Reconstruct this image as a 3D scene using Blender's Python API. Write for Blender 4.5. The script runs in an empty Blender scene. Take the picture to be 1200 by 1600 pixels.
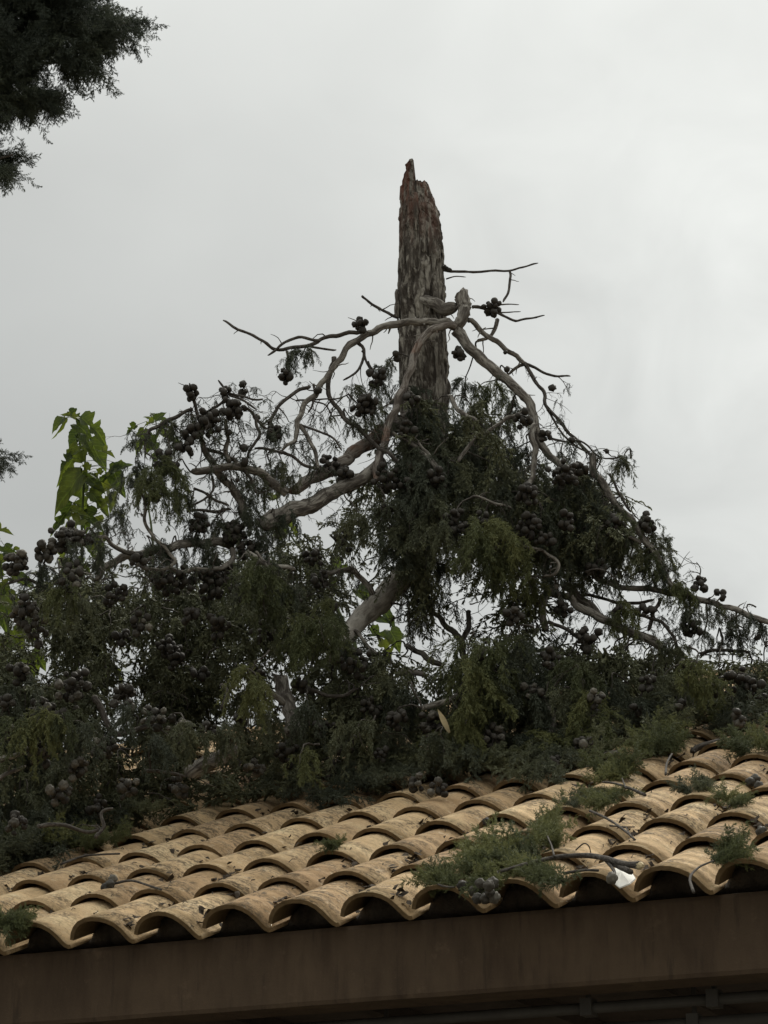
import bpy, bmesh, math, random
import numpy as np
from mathutils import Vector, Matrix, Quaternion, noise as mnoise

random.seed(7)
RNG = np.random.default_rng(11)
R = math.radians
sc = bpy.context.scene
COL = sc.collection

# ------------------------------------------------------------------ camera
PITCH = R(19.92)
F = 4000.0                       # focal length in pixels of a 1200 x 1600 frame
CAMZ = 1.62
cam_d = bpy.data.cameras.new('camera')
cam = bpy.data.objects.new('camera', cam_d)
COL.objects.link(cam)
cam.location = (0, 0, CAMZ)
cam.rotation_euler = (math.pi / 2 + PITCH, 0, 0)
cam_d.sensor_fit = 'HORIZONTAL'
cam_d.sensor_width = 36.0
cam_d.lens = F / 1200.0 * 36.0
cam_d.clip_start = 0.1
cam_d.clip_end = 5000
sc.camera = cam

# ------------------------------------------------------------------ light
SUN_EL, SUN_AZ = R(50), R(26)     # azimuth measured from +Y (view direction) towards +X
world = bpy.data.worlds.new('World')
sc.world = world
world.use_nodes = True
nt = world.node_tree
nt.nodes.clear()
def wn(t, **k):
    n = nt.nodes.new(t)
    for a, b in k.items():
        setattr(n, a, b)
    return n
def wmath(op, a, b=None, c=None, clamp=False):
    n = wn('ShaderNodeMath', operation=op)
    n.use_clamp = clamp
    for i, v in enumerate((a, b, c)):
        if v is None: continue
        if isinstance(v, (int, float)): n.inputs[i].default_value = v
        else: nt.links.new(v, n.inputs[i])
    return n.outputs[0]
w_out = wn('ShaderNodeOutputWorld')
w_bg = wn('ShaderNodeBackground')
w_sky = wn('ShaderNodeTexSky', sky_type='NISHITA', sun_disc=False, sun_elevation=SUN_EL, sun_rotation=SUN_AZ)
w_tc = wn('ShaderNodeTexCoord')
w_sep = wn('ShaderNodeSeparateXYZ')
nt.links.new(w_tc.outputs['Generated'], w_sep.inputs[0])
# overcast dome: brighter towards the zenith, brighter round the veiled sun, soft cloud mottling
zc = wmath('MAXIMUM', w_sep.outputs['Z'], 0.0)
w_zr = wn('ShaderNodeMapRange', interpolation_type='SMOOTHSTEP')
nt.links.new(zc, w_zr.inputs[0])
for i_, v_ in enumerate((0.30, 1.0, 0.0, 1.0)): w_zr.inputs[i_ + 1].default_value = v_
cie = wmath('MULTIPLY_ADD', w_zr.outputs[0], 0.82, 0.352)
sdir = Vector((math.sin(SUN_AZ) * math.cos(SUN_EL), math.cos(SUN_AZ) * math.cos(SUN_EL), math.sin(SUN_EL)))
w_dot = wn('ShaderNodeVectorMath', operation='DOT_PRODUCT')
nt.links.new(w_tc.outputs['Generated'], w_dot.inputs[0])
w_dot.inputs[1].default_value = sdir
dpos = wmath('MAXIMUM', w_dot.outputs['Value'], 0.0)
glow = wmath('MULTIPLY', wmath('POWER', dpos, 12.0), 0.10)
# thinner cloud low on the right, as in the photograph
w_dot2 = wn('ShaderNodeVectorMath', operation='DOT_PRODUCT')
nt.links.new(w_tc.outputs['Generated'], w_dot2.inputs[0])
w_dot2.inputs[1].default_value = Vector((math.sin(R(12)) * math.cos(R(22)), math.cos(R(12)) * math.cos(R(22)), math.sin(R(22))))
w_n2 = wn('ShaderNodeTexNoise')
w_n2.inputs['Scale'].default_value = 16.0; w_n2.inputs['Detail'].default_value = 6.0; w_n2.inputs['Roughness'].default_value = 0.5; w_n2.inputs['Distortion'].default_value = 0.6
nt.links.new(w_tc.outputs['Generated'], w_n2.inputs['Vector'])
wisp = wmath('MULTIPLY_ADD', w_n2.outputs['Fac'], 1.5, 0.1)
glow = wmath('ADD', glow, wmath('MULTIPLY', wmath('MULTIPLY', wmath('POWER', wmath('MAXIMUM', w_dot2.outputs['Value'], 0.0), 60.0), 0.24), wisp))
w_map = wn('ShaderNodeMapping')
w_map.inputs['Scale'].default_value = (1, 1, 1.5)
nt.links.new(w_tc.outputs['Generated'], w_map.inputs[0])
w_ns = wn('ShaderNodeTexNoise')
w_ns.inputs['Scale'].default_value = 9.0
w_ns.inputs['Detail'].default_value = 7.0
w_ns.inputs['Roughness'].default_value = 0.45
nt.links.new(w_map.outputs[0], w_ns.inputs['Vector'])
cl = wmath('MULTIPLY_ADD', w_ns.outputs['Fac'], 0.24, 0.88)
lum = wmath('MULTIPLY', wmath('ADD', cie, glow), cl)
w_tint = wn('ShaderNodeVectorMath', operation='SCALE')
w_tint.inputs[0].default_value = (0.985, 1.0, 0.952)
nt.links.new(lum, w_tint.inputs['Scale'])
w_nsc = wn('ShaderNodeVectorMath', operation='SCALE')
nt.links.new(w_sky.outputs[0], w_nsc.inputs[0])
w_nsc.inputs['Scale'].default_value = 0.08
w_mix = wn('ShaderNodeMix', data_type='RGBA')
w_mix.inputs[0].default_value = 0.94
nt.links.new(w_nsc.outputs[0], w_mix.inputs[6])
nt.links.new(w_tint.outputs[0], w_mix.inputs[7])
nt.links.new(w_mix.outputs[2], w_bg.inputs[0])
w_bg.inputs[1].default_value = 1.0
nt.links.new(w_bg.outputs[0], w_out.inputs[0])

sun_d = bpy.data.lights.new('sun', 'SUN')
sun = bpy.data.objects.new('sun', sun_d)
COL.objects.link(sun)
sun_d.energy = 1.5
sun_d.angle = R(14)
sun_d.color = (1.0, 0.95, 0.86)
sun.rotation_euler = (-sdir).to_track_quat('-Z', 'Y').to_euler()

sc.view_settings.view_transform = 'Standard'
sc.view_settings.look = 'None'
sc.view_settings.exposure = 0.47
sc.view_settings.gamma = 1.0
sc.view_settings.use_curve_mapping = False
sc.render.engine = 'CYCLES'
sc.cycles.max_bounces = 6
sc.cycles.diffuse_bounces = 3
sc.cycles.transmission_bounces = 3

# ------------------------------------------------------------------ helpers
CP, SP = math.cos(PITCH), math.sin(PITCH)
CAM = Vector((0, 0, CAMZ))
def ray(px, py):
    dx, dy = (px - 600.0) / F, (py - 800.0) / F
    return Vector((dx, CP + dy * SP, SP - dy * CP))
def at(px, py, Y):                # the point seen at (px, py) that stands Y metres ahead
    d = ray(px, py)
    return CAM + d * (Y / d.y)
def ppm(Y):                       # pixels per metre about Y metres ahead
    return F / (Y / CP * 1.0)
# roof frame, recovered from the photograph's tile grid
O = Vector((-1.106, 7.932, CAMZ + 1.4855))
EV = Vector((0.912, -0.4106, 0)).normalized()
SLOPE = R(23.3)
SH = Vector((-EV.y, EV.x, 0))
SV = (SH * math.cos(SLOPE) + Vector((0, 0, 1)) * math.sin(SLOPE)).normalized()
NV = EV.cross(SV).normalized()
PIT, EXPO, NROW = 0.23, 0.387, 12
C0, C1 = -14, 14
def roof(u, v, w=0.0):            # u along the eave, v up the slope, w off the roof; origin = crest of column 0 at the eave
    return O + EV * u + SV * v + NV * w
def roofY(px, py, w=0.0):
    d = ray(px, py)
    den = d.dot(NV)
    if den > -1e-4: return 99.0
    t = (O + NV * w - CAM).dot(NV) / den
    return d.y * t
def on_roof(px, py, w=0.0):
    return at(px, py, roofY(px, py, w))
def clear_of_roof(p):             # vertical height above the tiles
    return (p - O).dot(NV) / NV.z

def link(name, me, parent=None, mat=None, loc=None):
    o = bpy.data.objects.new(name, me)
    COL.objects.link(o)
    if mat is not None and me is not None and not me.materials:
        me.materials.append(mat)
    if parent is not None:
        o.parent = parent
        o.matrix_parent_inverse = Matrix.Translation(-WORLD_LOC[parent.name])
    WORLD_LOC[o.name] = Vector((0, 0, 0))          # meshes are built in world coordinates
    return o
WORLD_LOC = {}
def empty(name, loc, label, cat, group=None):
    o = bpy.data.objects.new(name, None)
    COL.objects.link(o)
    o.location = loc
    o.empty_display_size = 0.1
    WORLD_LOC[o.name] = Vector(loc)
    tag(o, label, cat, group)
    return o
def tag(o, label=None, cat=None, group=None, kind=None):
    if label: o['label'] = label
    if cat: o['category'] = cat
    if group: o['group'] = group
    if kind: o['kind'] = kind
    return o
def mesh(name, verts, faces, smooth=False):
    me = bpy.data.meshes.new(name)
    me.from_pydata([tuple(v) for v in verts], [], faces)
    if smooth:
        me.polygons.foreach_set('use_smooth', [True] * len(me.polygons))
    me.update()
    return me
def mesh_np(name, V, Fc, smooth=False):
    """V (n,3) float, Fc (m,3) int triangles"""
    me = bpy.data.meshes.new(name)
    n, m = len(V), len(Fc)
    me.vertices.add(n)
    me.vertices.foreach_set('co', np.ascontiguousarray(V, np.float32).ravel())
    me.loops.add(m * 3)
    me.loops.foreach_set('vertex_index', np.ascontiguousarray(Fc, np.int32).ravel())
    me.polygons.add(m)
    me.polygons.foreach_set('loop_start', np.arange(0, m * 3, 3, dtype=np.int32))
    me.polygons.foreach_set('loop_total', np.full(m, 3, np.int32))
    if smooth:
        me.polygons.foreach_set('use_smooth', np.ones(m, bool))
    me.update(calc_edges=True)
    return me
class MB:
    def __init__(s): s.v, s.f, s.c = [], [], []
    def box(s, o, ax, ay, az):
        b = len(s.v)
        for k in (0, 1):
            for j in (0, 1):
                for i in (0, 1): s.v.append(o + ax * i + ay * j + az * k)
        for q in ((0, 2, 3, 1), (4, 5, 7, 6), (0, 1, 5, 4), (2, 6, 7, 3), (0, 4, 6, 2), (1, 3, 7, 5)):
            s.f.append(tuple(b + i for i in q))
        return s
    def tube(s, pts, rad, sides=8, wob=0.0, cap=True, seed=0):
        n = len(pts)
        b0 = len(s.v)
        up = Vector((0.13, 0.21, 0.97)); run = seed * 3.7
        for i, p in enumerate(pts):
            d = (pts[min(i + 1, n - 1)] - pts[max(i - 1, 0)]).normalized()
            if i: run += (p - pts[i - 1]).length
            x = d.cross(up) if i == 0 else x - d * x.dot(d)
            if x.length < 0.05: x = d.cross(Vector((1, 0, 0)))
            x.normalize(); y = d.cross(x).normalized()
            for k in range(sides):
                a = 2 * math.pi * k / sides
                r = rad[i]
                if wob: r *= 1 + wob * mnoise.noise(p * (0.6 / max(rad[i], 0.004)) * 0.35 + Vector((math.cos(a), math.sin(a), seed)) * 1.1) * 1.6
                s.v.append(p + (x * math.cos(a) + y * math.sin(a)) * r)
                s.c += [math.cos(a) * rad[i], math.sin(a) * rad[i], run]
        for i in range(n - 1):
            for k in range(sides):
                k2 = (k + 1) % sides
                s.f.append((b0 + i * sides + k, b0 + i * sides + k2, b0 + (i + 1) * sides + k2, b0 + (i + 1) * sides + k))
        if cap:
            s.f.append(tuple(b0 + k for k in range(sides))[::-1])
            s.f.append(tuple(b0 + (n - 1) * sides + k for k in range(sides)))
        return s
    def build(s, name, mat, parent=None, smooth=False):
        me = mesh(name, s.v, s.f, smooth)
        if len(s.c) == 3 * len(s.v): me.attributes.new('bark', 'FLOAT_VECTOR', 'POINT').data.foreach_set('vector', s.c)
        return link(name, me, parent, mat)
def crom(P, n=6):
    """Catmull-Rom through a list of Vectors (any size)"""
    out = []
    m = len(P)
    for i in range(m - 1):
        p0, p1, p2, p3 = P[max(i - 1, 0)], P[i], P[i + 1], P[min(i + 2, m - 1)]
        for k in range(n):
            t = k / n
            out.append(0.5 * ((2 * p1) + (p2 - p0) * t + (2 * p0 - 5 * p1 + 4 * p2 - p3) * t * t + (3 * p1 - p0 - 3 * p2 + p3) * t ** 3))
    out.append(P[-1])
    return out

# ------------------------------------------------------------------ materials
class NM:
    def __init__(s, name):
        s.m = bpy.data.materials.new(name); s.m.use_nodes = True
        s.t = s.m.node_tree; s.t.nodes.clear()
        s.out = s.n('ShaderNodeOutputMaterial')
        s.b = s.n('ShaderNodeBsdfPrincipled')
        s.t.links.new(s.b.outputs[0], s.out.inputs[0])
    def n(s, typ, **k):
        x = s.t.nodes.new(typ)
        for a, b in k.items(): setattr(x, a, b)
        return x
    def l(s, a, b): s.t.links.new(a, b)
    def coord(s, what='Object', scale=(1, 1, 1), off=None):
        tc = s.n('ShaderNodeTexCoord'); mp = s.n('ShaderNodeMapping')
        mp.inputs['Scale'].default_value = scale
        s.l(tc.outputs[what], mp.inputs[0])
        if off is not None: s.l(off, mp.inputs['Location'])
        return mp.outputs[0]
    def noise(s, vec, scale, detail=4, rough=0.55, dist=0.0):
        x = s.n('ShaderNodeTexNoise')
        x.inputs['Scale'].default_value = scale; x.inputs['Detail'].default_value = detail
        x.inputs['Roughness'].default_value = rough; x.inputs['Distortion'].default_value = dist
        s.l(vec, x.inputs['Vector']); return x.outputs['Fac']
    def ramp(s, fac, stops):
        x = s.n('ShaderNodeValToRGB'); s.l(fac, x.inputs[0])
        e = x.color_ramp.elements
        while len(e) < len(stops): e.new(0.5)
        for i, (p, c) in enumerate(stops):
            e[i].position = p; e[i].color = (*c, 1) if len(c) == 3 else c
        return x.outputs[0]
    def rng(s, fac, a, b, c=0.0, d=1.0):
        x = s.n('ShaderNodeMapRange'); s.l(fac, x.inputs[0])
        for i, v in enumerate((a, b, c, d)): x.inputs[i + 1].default_value = v
        return x.outputs[0]
    def math(s, op, a, b):
        x = s.n('ShaderNodeMath', operation=op)
        for i, v in enumerate((a, b)):
            if isinstance(v, (int, float)): x.inputs[i].default_value = v
            else: s.l(v, x.inputs[i])
        return x.outputs[0]
    def mix(s, fac, a, b, mode='MIX'):
        x = s.n('ShaderNodeMix', data_type='RGBA', blend_type=mode)
        for i, v in ((0, fac), (6, a), (7, b)):
            if isinstance(v, (int, float)): x.inputs[i].default_value = v
            elif isinstance(v, tuple): x.inputs[i].default_value = (*v, 1)
            else: s.l(v, x.inputs[i])
        return x.outputs[2]
    def bump(s, h, strength, dist):
        x = s.n('ShaderNodeBump'); x.inputs['Strength'].default_value = strength; x.inputs['Distance'].default_value = dist
        s.l(h, x.inputs['Height']); s.l(x.outputs[0], s.b.inputs['Normal'])
    def set(s, col=None, rough=None, spec=0.3):
        if col is not None:
            if isinstance(col, tuple): s.b.inputs['Base Color'].default_value = (*col, 1)
            else: s.l(col, s.b.inputs['Base Color'])
        if rough is not None:
            if isinstance(rough, (int, float)): s.b.inputs['Roughness'].default_value = rough
            else: s.l(rough, s.b.inputs['Roughness'])
        s.b.inputs['Specular IOR Level'].default_value = spec
        return s.m

def mat_tile():
    m = NM('clay_tile')
    oi = m.n('ShaderNodeObjectInfo')
    off = m.n('ShaderNodeVectorMath', operation='SCALE'); off.inputs[0].default_value = (37, 23, 11)
    m.l(oi.outputs['Random'], off.inputs['Scale'])
    v = m.coord('Object', (1, 1, 1), off.outputs[0])
    vs = m.coord('Object', (0.55, 2.2, 0.55), off.outputs[0])
    big = m.noise(v, 5.5, 4, 0.6)
    band = m.noise(vs, 9.0, 5, 0.65, 0.6)
    fine = m.noise(v, 70, 5, 0.75)
    speck = m.noise(v, 160, 3, 0.7)
    base = m.ramp(big, [(0.30, (0.38, 0.270, 0.145)), (0.5, (0.57, 0.408, 0.236)), (0.72, (0.69, 0.540, 0.330))])
    hue = m.mix(oi.outputs['Random'], (0.70, 0.64, 0.60), (1.10, 1.10, 1.08))
    base = m.mix(1.0, base, hue, 'MULTIPLY')
    # grey-black lichen on the crests and in bands across the tile
    g = m.n('ShaderNodeNewGeometry')
    tc = m.n('ShaderNodeTexCoord'); sx = m.n('ShaderNodeSeparateXYZ'); m.l(tc.outputs['Object'], sx.inputs[0])
    crest = m.rng(sx.outputs['Z'], -0.062, 0.004)
    blot = m.noise(v, 17, 6, 0.72, 0.8)
    dirt = m.math('MULTIPLY', m.math('MAXIMUM', m.rng(band, 0.42, 0.58), m.rng(blot, 0.46, 0.58)), m.math('ADD', m.math('MULTIPLY', crest, 0.70), 0.30))
    dirt = m.math('MULTIPLY', dirt, m.rng(fine, 0.40, 0.55, 0.0, 1.0))
    dirt = m.math('MULTIPLY', dirt, m.rng(m.noise(v, 3.4, 3, 0.6), 0.36, 0.54, 0.25, 1.0))
    dirt = m.math('MINIMUM', dirt, 0.86)
    c = m.mix(dirt, base, (0.070, 0.058, 0.042))
    grain = m.noise(v, 230, 3, 0.8)
    c = m.mix(m.rng(grain, 0.45, 0.75, 0.0, 0.30), c, (0.22, 0.16, 0.095))
    sp = m.rng(speck, 0.60, 0.68)
    c = m.mix(m.math('MULTIPLY', sp, 0.75), c, (0.085, 0.068, 0.05))
    pale = m.math('MULTIPLY', m.rng(m.noise(v, 30, 5, 0.75), 0.58, 0.70), 0.6)
    c = m.mix(pale, c, (0.68, 0.57, 0.40))
    # ochre front lip, darkened in colour for the shade on its face
    lip = m.rng(sx.outputs['Y'], 0.0060, 0.0030)
    c = m.mix(m.math('MULTIPLY', lip, 0.6), c, (0.20, 0.135, 0.065))
    wv = m.n('ShaderNodeTexWave', wave_type='BANDS', bands_direction='Y')
    wv.inputs['Scale'].default_value = 3.6; wv.inputs['Distortion'].default_value = 3.0; wv.inputs['Detail'].default_value = 2
    m.l(v, wv.inputs['Vector'])
    h = m.math('ADD', m.math('MULTIPLY', wv.outputs['Fac'], 0.6), m.math('ADD', m.math('MULTIPLY', fine, 0.35), m.math('MULTIPLY', blot, 0.6)))
    m.bump(h, 0.8, 0.014)
    return m.set(c, 0.92, 0.15)
def mat_plain(name, col, rough=0.85, var=0.25, scale=12, bump=0.3, bdist=0.004, spec=0.2):
    m = NM(name)
    v = m.coord('Object')
    a = m.noise(v, scale, 5, 0.6); f = m.noise(v, scale * 9, 4, 0.65)
    d = tuple(x * (1 - var) for x in col); u = tuple(min(1, x * (1 + var)) for x in col)
    c = m.ramp(a, [(0.3, d), (0.7, u)])
    c = m.mix(m.rng(f, 0.35, 0.7, 0.0, 0.35), c, d)
    m.bump(f, bump, bdist)
    return m.set(c, rough, spec)
def mat_fascia():
    m = NM('painted_fascia')
    v = m.coord('Object'); vs = m.coord('Object', (1.0, 1.0, 0.25))
    a = m.noise(v, 3.5, 5, 0.6); st = m.noise(vs, 16, 4, 0.6); f = m.noise(v, 110, 4, 0.7)
    c = m.ramp(a, [(0.3, (0.066, 0.046, 0.030)), (0.7, (0.092, 0.064, 0.041))])
    c = m.mix(m.rng(st, 0.42, 0.68, 0.0, 0.6), c, (0.045, 0.030, 0.020))
    c = m.mix(m.rng(m.noise(m.coord('Object', (1, 1, 0.12)), 34, 4, 0.6), 0.58, 0.70, 0.0, 0.55), c, (0.036, 0.026, 0.019))
    c = m.mix(m.rng(m.noise(v, 9, 6, 0.7), 0.60, 0.70, 0.0, 0.35), c, (0.15, 0.105, 0.07))
    c = m.mix(m.rng(f, 0.62, 0.75, 0.0, 0.4), c, (0.13, 0.085, 0.055))
    m.bump(f, 0.5, 0.003)
    return m.set(c, 0.9, 0.15)
def mat_bark(name, light, dark, red=None, redz=None, stretch=(1, 1, 0.26), scale=60, bd=0.006, bark=True, mid=0.5):
    m = NM(name)
    if bark:
        at_ = m.n('ShaderNodeAttribute', attribute_name='bark'); src = at_.outputs['Vector']
    else:
        src = m.n('ShaderNodeTexCoord').outputs['Object']
    mp = m.n('ShaderNodeMapping'); mp.inputs['Scale'].default_value = stretch; m.l(src, mp.inputs[0])
    v = mp.outputs[0]; v2 = m.coord('Object')
    a = m.noise(v, scale, 6, 0.65, 0.6); f = m.noise(v, scale * 3.5, 5, 0.65); b = m.noise(v2, 9, 4, 0.6)
    c = m.ramp(a, [(mid - 0.16, tuple(x * 0.45 for x in dark)), (mid - 0.04, dark), (mid + 0.05, light), (mid + 0.22, tuple(min(1, x * 1.25) for x in light))])
    c = m.mix(m.rng(f, 0.45, 0.7, 0.0, 0.55), c, tuple(x * 0.8 for x in dark))
    c = m.mix(m.rng(b, 0.40, 0.65, 0.0, 0.55), c, dark)
    if red is not None:
        r = m.rng(m.noise(v2, 5.0, 3, 0.6), 0.52, 0.66)
        if redz is not None:
            tc = m.n('ShaderNodeTexCoord'); sx = m.n('ShaderNodeSeparateXYZ'); m.l(tc.outputs['Object'], sx.inputs[0])
            hz = m.rng(m.math('ADD', sx.outputs['Z'], m.math('MULTIPLY', m.math('SUBTRACT', b, 0.5), 0.7)), redz[0], redz[1])
            stripe = m.rng(m.noise(m.coord('Object', (14, 14, 1)), 2.2, 3, 0.6), 0.40, 0.54)
            r = m.math('MULTIPLY', hz, m.math('MULTIPLY', stripe, 0.85))
        else:
            r = m.math('MULTIPLY', r, 0.8)
        c = m.mix(r, c, red)
    m.bump(m.math('ADD', a, m.math('MULTIPLY', f, 0.5)), 0.9, bd)
    return m.set(c, 0.9, 0.15)
def mat_foliage(name, c0, c1, c2, transl=0.25):
    m = NM(name)
    oi = m.n('ShaderNodeObjectInfo')
    v = m.coord('Object')
    a = m.noise(v, 9, 3, 0.6)
    x = m.math('ADD', m.math('MULTIPLY', a, 0.6), m.math('MULTIPLY', oi.outputs['Random'], 0.5))
    c = m.ramp(x, [(0.30, c0), (0.55, c1), (0.85, c2)])
    m.set(c, 0.65, 0.25)
    tr = m.n('ShaderNodeBsdfTranslucent'); m.l(c, tr.inputs[0])
    ms = m.n('ShaderNodeMixShader'); ms.inputs[0].default_value = transl
    m.l(m.b.outputs[0], ms.inputs[1]); m.l(tr.outputs[0], ms.inputs[2]); m.l(ms.outputs[0], m.out.inputs[0])
    return m.m
def mat_leaf():
    m = NM('broad_leaf')
    oi = m.n('ShaderNodeObjectInfo')
    tc = m.n('ShaderNodeTexCoord'); sx = m.n('ShaderNodeSeparateXYZ'); m.l(tc.outputs['Object'], sx.inputs[0])
    ax = m.math('ABSOLUTE', sx.outputs['X'], 0)
    vein = m.rng(ax, 0.028, 0.008)
    q = m.math('SUBTRACT', sx.outputs['Y'], m.math('MULTIPLY', ax, 0.9))
    sv = m.n('ShaderNodeMath', operation='PINGPONG'); m.l(q, sv.inputs[0]); sv.inputs[1].default_value = 0.075
    side = m.rng(sv.outputs[0], 0.012, 0.004)
    vein = m.math('MAXIMUM', vein, m.math('MULTIPLY', side, 0.7))
    n = m.noise(m.coord('Object'), 6, 3, 0.6)
    x = m.math('ADD', m.math('MULTIPLY', n, 0.5), m.math('MULTIPLY', oi.outputs['Random'], 0.5))
    c = m.ramp(x, [(0.22, (0.026, 0.042, 0.018)), (0.45, (0.050, 0.072, 0.024)), (0.8, (0.100, 0.120, 0.036))])
    c = m.mix(m.math('MULTIPLY', vein, 0.55), c, (0.14, 0.20, 0.06))
    m.set(c, 0.5, 0.35)
    m.bump(vein, 0.4, 0.01)
    tr = m.n('ShaderNodeBsdfTranslucent')
    ct = m.mix(1.0, c, (1.6, 1.55, 0.6), 'MULTIPLY'); m.l(ct, tr.inputs[0])
    ms = m.n('ShaderNodeMixShader'); ms.inputs[0].default_value = 0.5
    m.l(m.b.outputs[0], ms.inputs[1]); m.l(tr.outputs[0], ms.inputs[2]); m.l(ms.outputs[0], m.out.inputs[0])
    return m.m
def mat_cone():
    m = NM('cypress_cone')
    oi = m.n('ShaderNodeObjectInfo')
    n = m.noise(m.coord('Object'), 60, 3, 0.6)
    x = m.math('ADD', m.math('MULTIPLY', n, 0.5), m.math('MULTIPLY', oi.outputs['Random'], 0.5))
    c = m.ramp(x, [(0.25, (0.026, 0.022, 0.017)), (0.55, (0.056, 0.049, 0.038)), (0.88, (0.17, 0.155, 0.125))])
    m.bump(n, 0.4, 0.002)
    return m.set(c, 0.7, 0.3)

M_TILE = mat_tile()
M_TILESHADE = mat_plain('shaded_clay_edge', (0.135, 0.088, 0.042), 0.95, 0.35, 25, 0.6, 0.005)  # darker clay: shade on lips and inner skins put into the colour
M_FASCIA = mat_fascia()
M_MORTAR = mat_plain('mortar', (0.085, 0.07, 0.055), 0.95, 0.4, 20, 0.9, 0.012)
M_WALL = mat_plain('render_wall', (0.30, 0.22, 0.14), 0.92, 0.2, 6)
M_DARKWOOD = mat_plain('dark_timber', (0.045, 0.035, 0.028), 0.85, 0.3, 9)
M_METAL = mat_plain('painted_pipe', (0.055, 0.050, 0.043), 0.6, 0.2, 14, 0.1)
M_GROUND = mat_plain('paving', (0.16, 0.145, 0.12), 0.95, 0.2, 1.2)
M_TRUNK = mat_bark('trunk_bark', (0.32, 0.295, 0.25), (0.078, 0.066, 0.054), (0.150, 0.068, 0.048), (6.56, 6.92), (9, 9, 2.1), 5.0, 0.018, False, 0.52)
M_LIMB = mat_bark('limb_bark', (0.29, 0.27, 0.235), (0.110, 0.096, 0.082))
M_LIMBRED = mat_bark('peeling_limb_bark', (0.28, 0.255, 0.225), (0.12, 0.10, 0.085), (0.27, 0.135, 0.085))
M_LOG = mat_bark('pale_smooth_bark', (0.36, 0.335, 0.295), (0.19, 0.17, 0.145), None, None, (1, 1, 0.35), 30, 0.004, True, 0.42)
M_TWIG = mat_bark('twig_bark', (0.12, 0.108, 0.094), (0.055, 0.047, 0.040), None, None, (1, 1, 0.3), 160, 0.002)
M_WOOD = mat_bark('split_wood', (0.19, 0.088, 0.055), (0.095, 0.040, 0.028), None, None, (12, 12, 1.5), 5, 0.006, False)
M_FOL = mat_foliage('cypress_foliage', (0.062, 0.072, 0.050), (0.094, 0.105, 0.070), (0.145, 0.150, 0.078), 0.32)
M_FOL2 = mat_foliage('cypress_foliage_lit', (0.078, 0.090, 0.044), (0.118, 0.132, 0.056), (0.180, 0.186, 0.072), 0.32)  # olive highlights of lit sprays put into the colour; fresh green on sprigs
M_FOLBACK = mat_foliage('standing_cypress_foliage', (0.046, 0.056, 0.042), (0.062, 0.074, 0.052), (0.085, 0.098, 0.062))
M_LEAF = mat_leaf()
M_STEM = mat_plain('green_stem', (0.07, 0.09, 0.035), 0.7, 0.2, 30)
M_CONE = mat_cone()
M_LITTER = mat_plain('dead_leaf_litter', (0.055, 0.042, 0.030), 0.9, 0.5, 40)
M_WHITE = mat_plain('white_scrap', (0.78, 0.76, 0.70), 0.8, 0.08, 20)
M_STRAW = mat_plain('dry_leaf', (0.42, 0.34, 0.20), 0.8, 0.2, 20)

# ------------------------------------------------------------------ ground
g = 400.0
gm = mesh('ground', [(-g, -g, 0), (g, -g, 0), (g, g, 0), (-g, g, 0)], [(0, 1, 2, 3)])
tag(link('ground', gm, None, M_GROUND), kind='structure')

# ------------------------------------------------------------------ house
UL, UR = (C0 - 0.6) * PIT, (C1 + 1.2) * PIT
VT = NROW * EXPO
base_c = roof((UL + UR) / 2, VT * 0.9); base_c.z = 0
house = empty('house', base_c, 'low house with a tan clay tiled roof and brown painted eave', 'house')
CREST = 0.0819
def plan(u, d, z):               # u along the eave, d horizontally behind the eave line, z up
    p = O + EV * u + SH * d
    return Vector((p.x, p.y, z))
EZ = O.z - CREST                 # level of the tile troughs at the eave
# roof deck below the tiles
dk = MB()
def slab(P, th):
    b = len(dk.v)
    dk.v += [p for p in P] + [p - Vector((0, 0, th)) for p in P]
    dk.f += [(b, b + 1, b + 2, b + 3), (b + 7, b + 6, b + 5, b + 4)] + [(b + i, b + 4 + i, b + 4 + (i + 1) % 4, b + (i + 1) % 4) for i in range(4)]
W0 = -CREST - 0.030
slab([roof(UL, 0.16, W0), roof(UR, 0.16, W0), roof(UR, VT + 0.1, W0), roof(UL, VT + 0.1, W0)], 0.09)
rt = roof(0, VT + 0.1, W0); dR = (rt - O).dot(SH)
back = [plan(UL, dR + 0.001, rt.z), plan(UR, dR + 0.001, rt.z), plan(UR, 2 * dR, EZ - 0.04), plan(UL, 2 * dR, EZ - 0.04)]
slab(back, 0.09)
roof_o = dk.build('roof', M_MORTAR, house)

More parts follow.
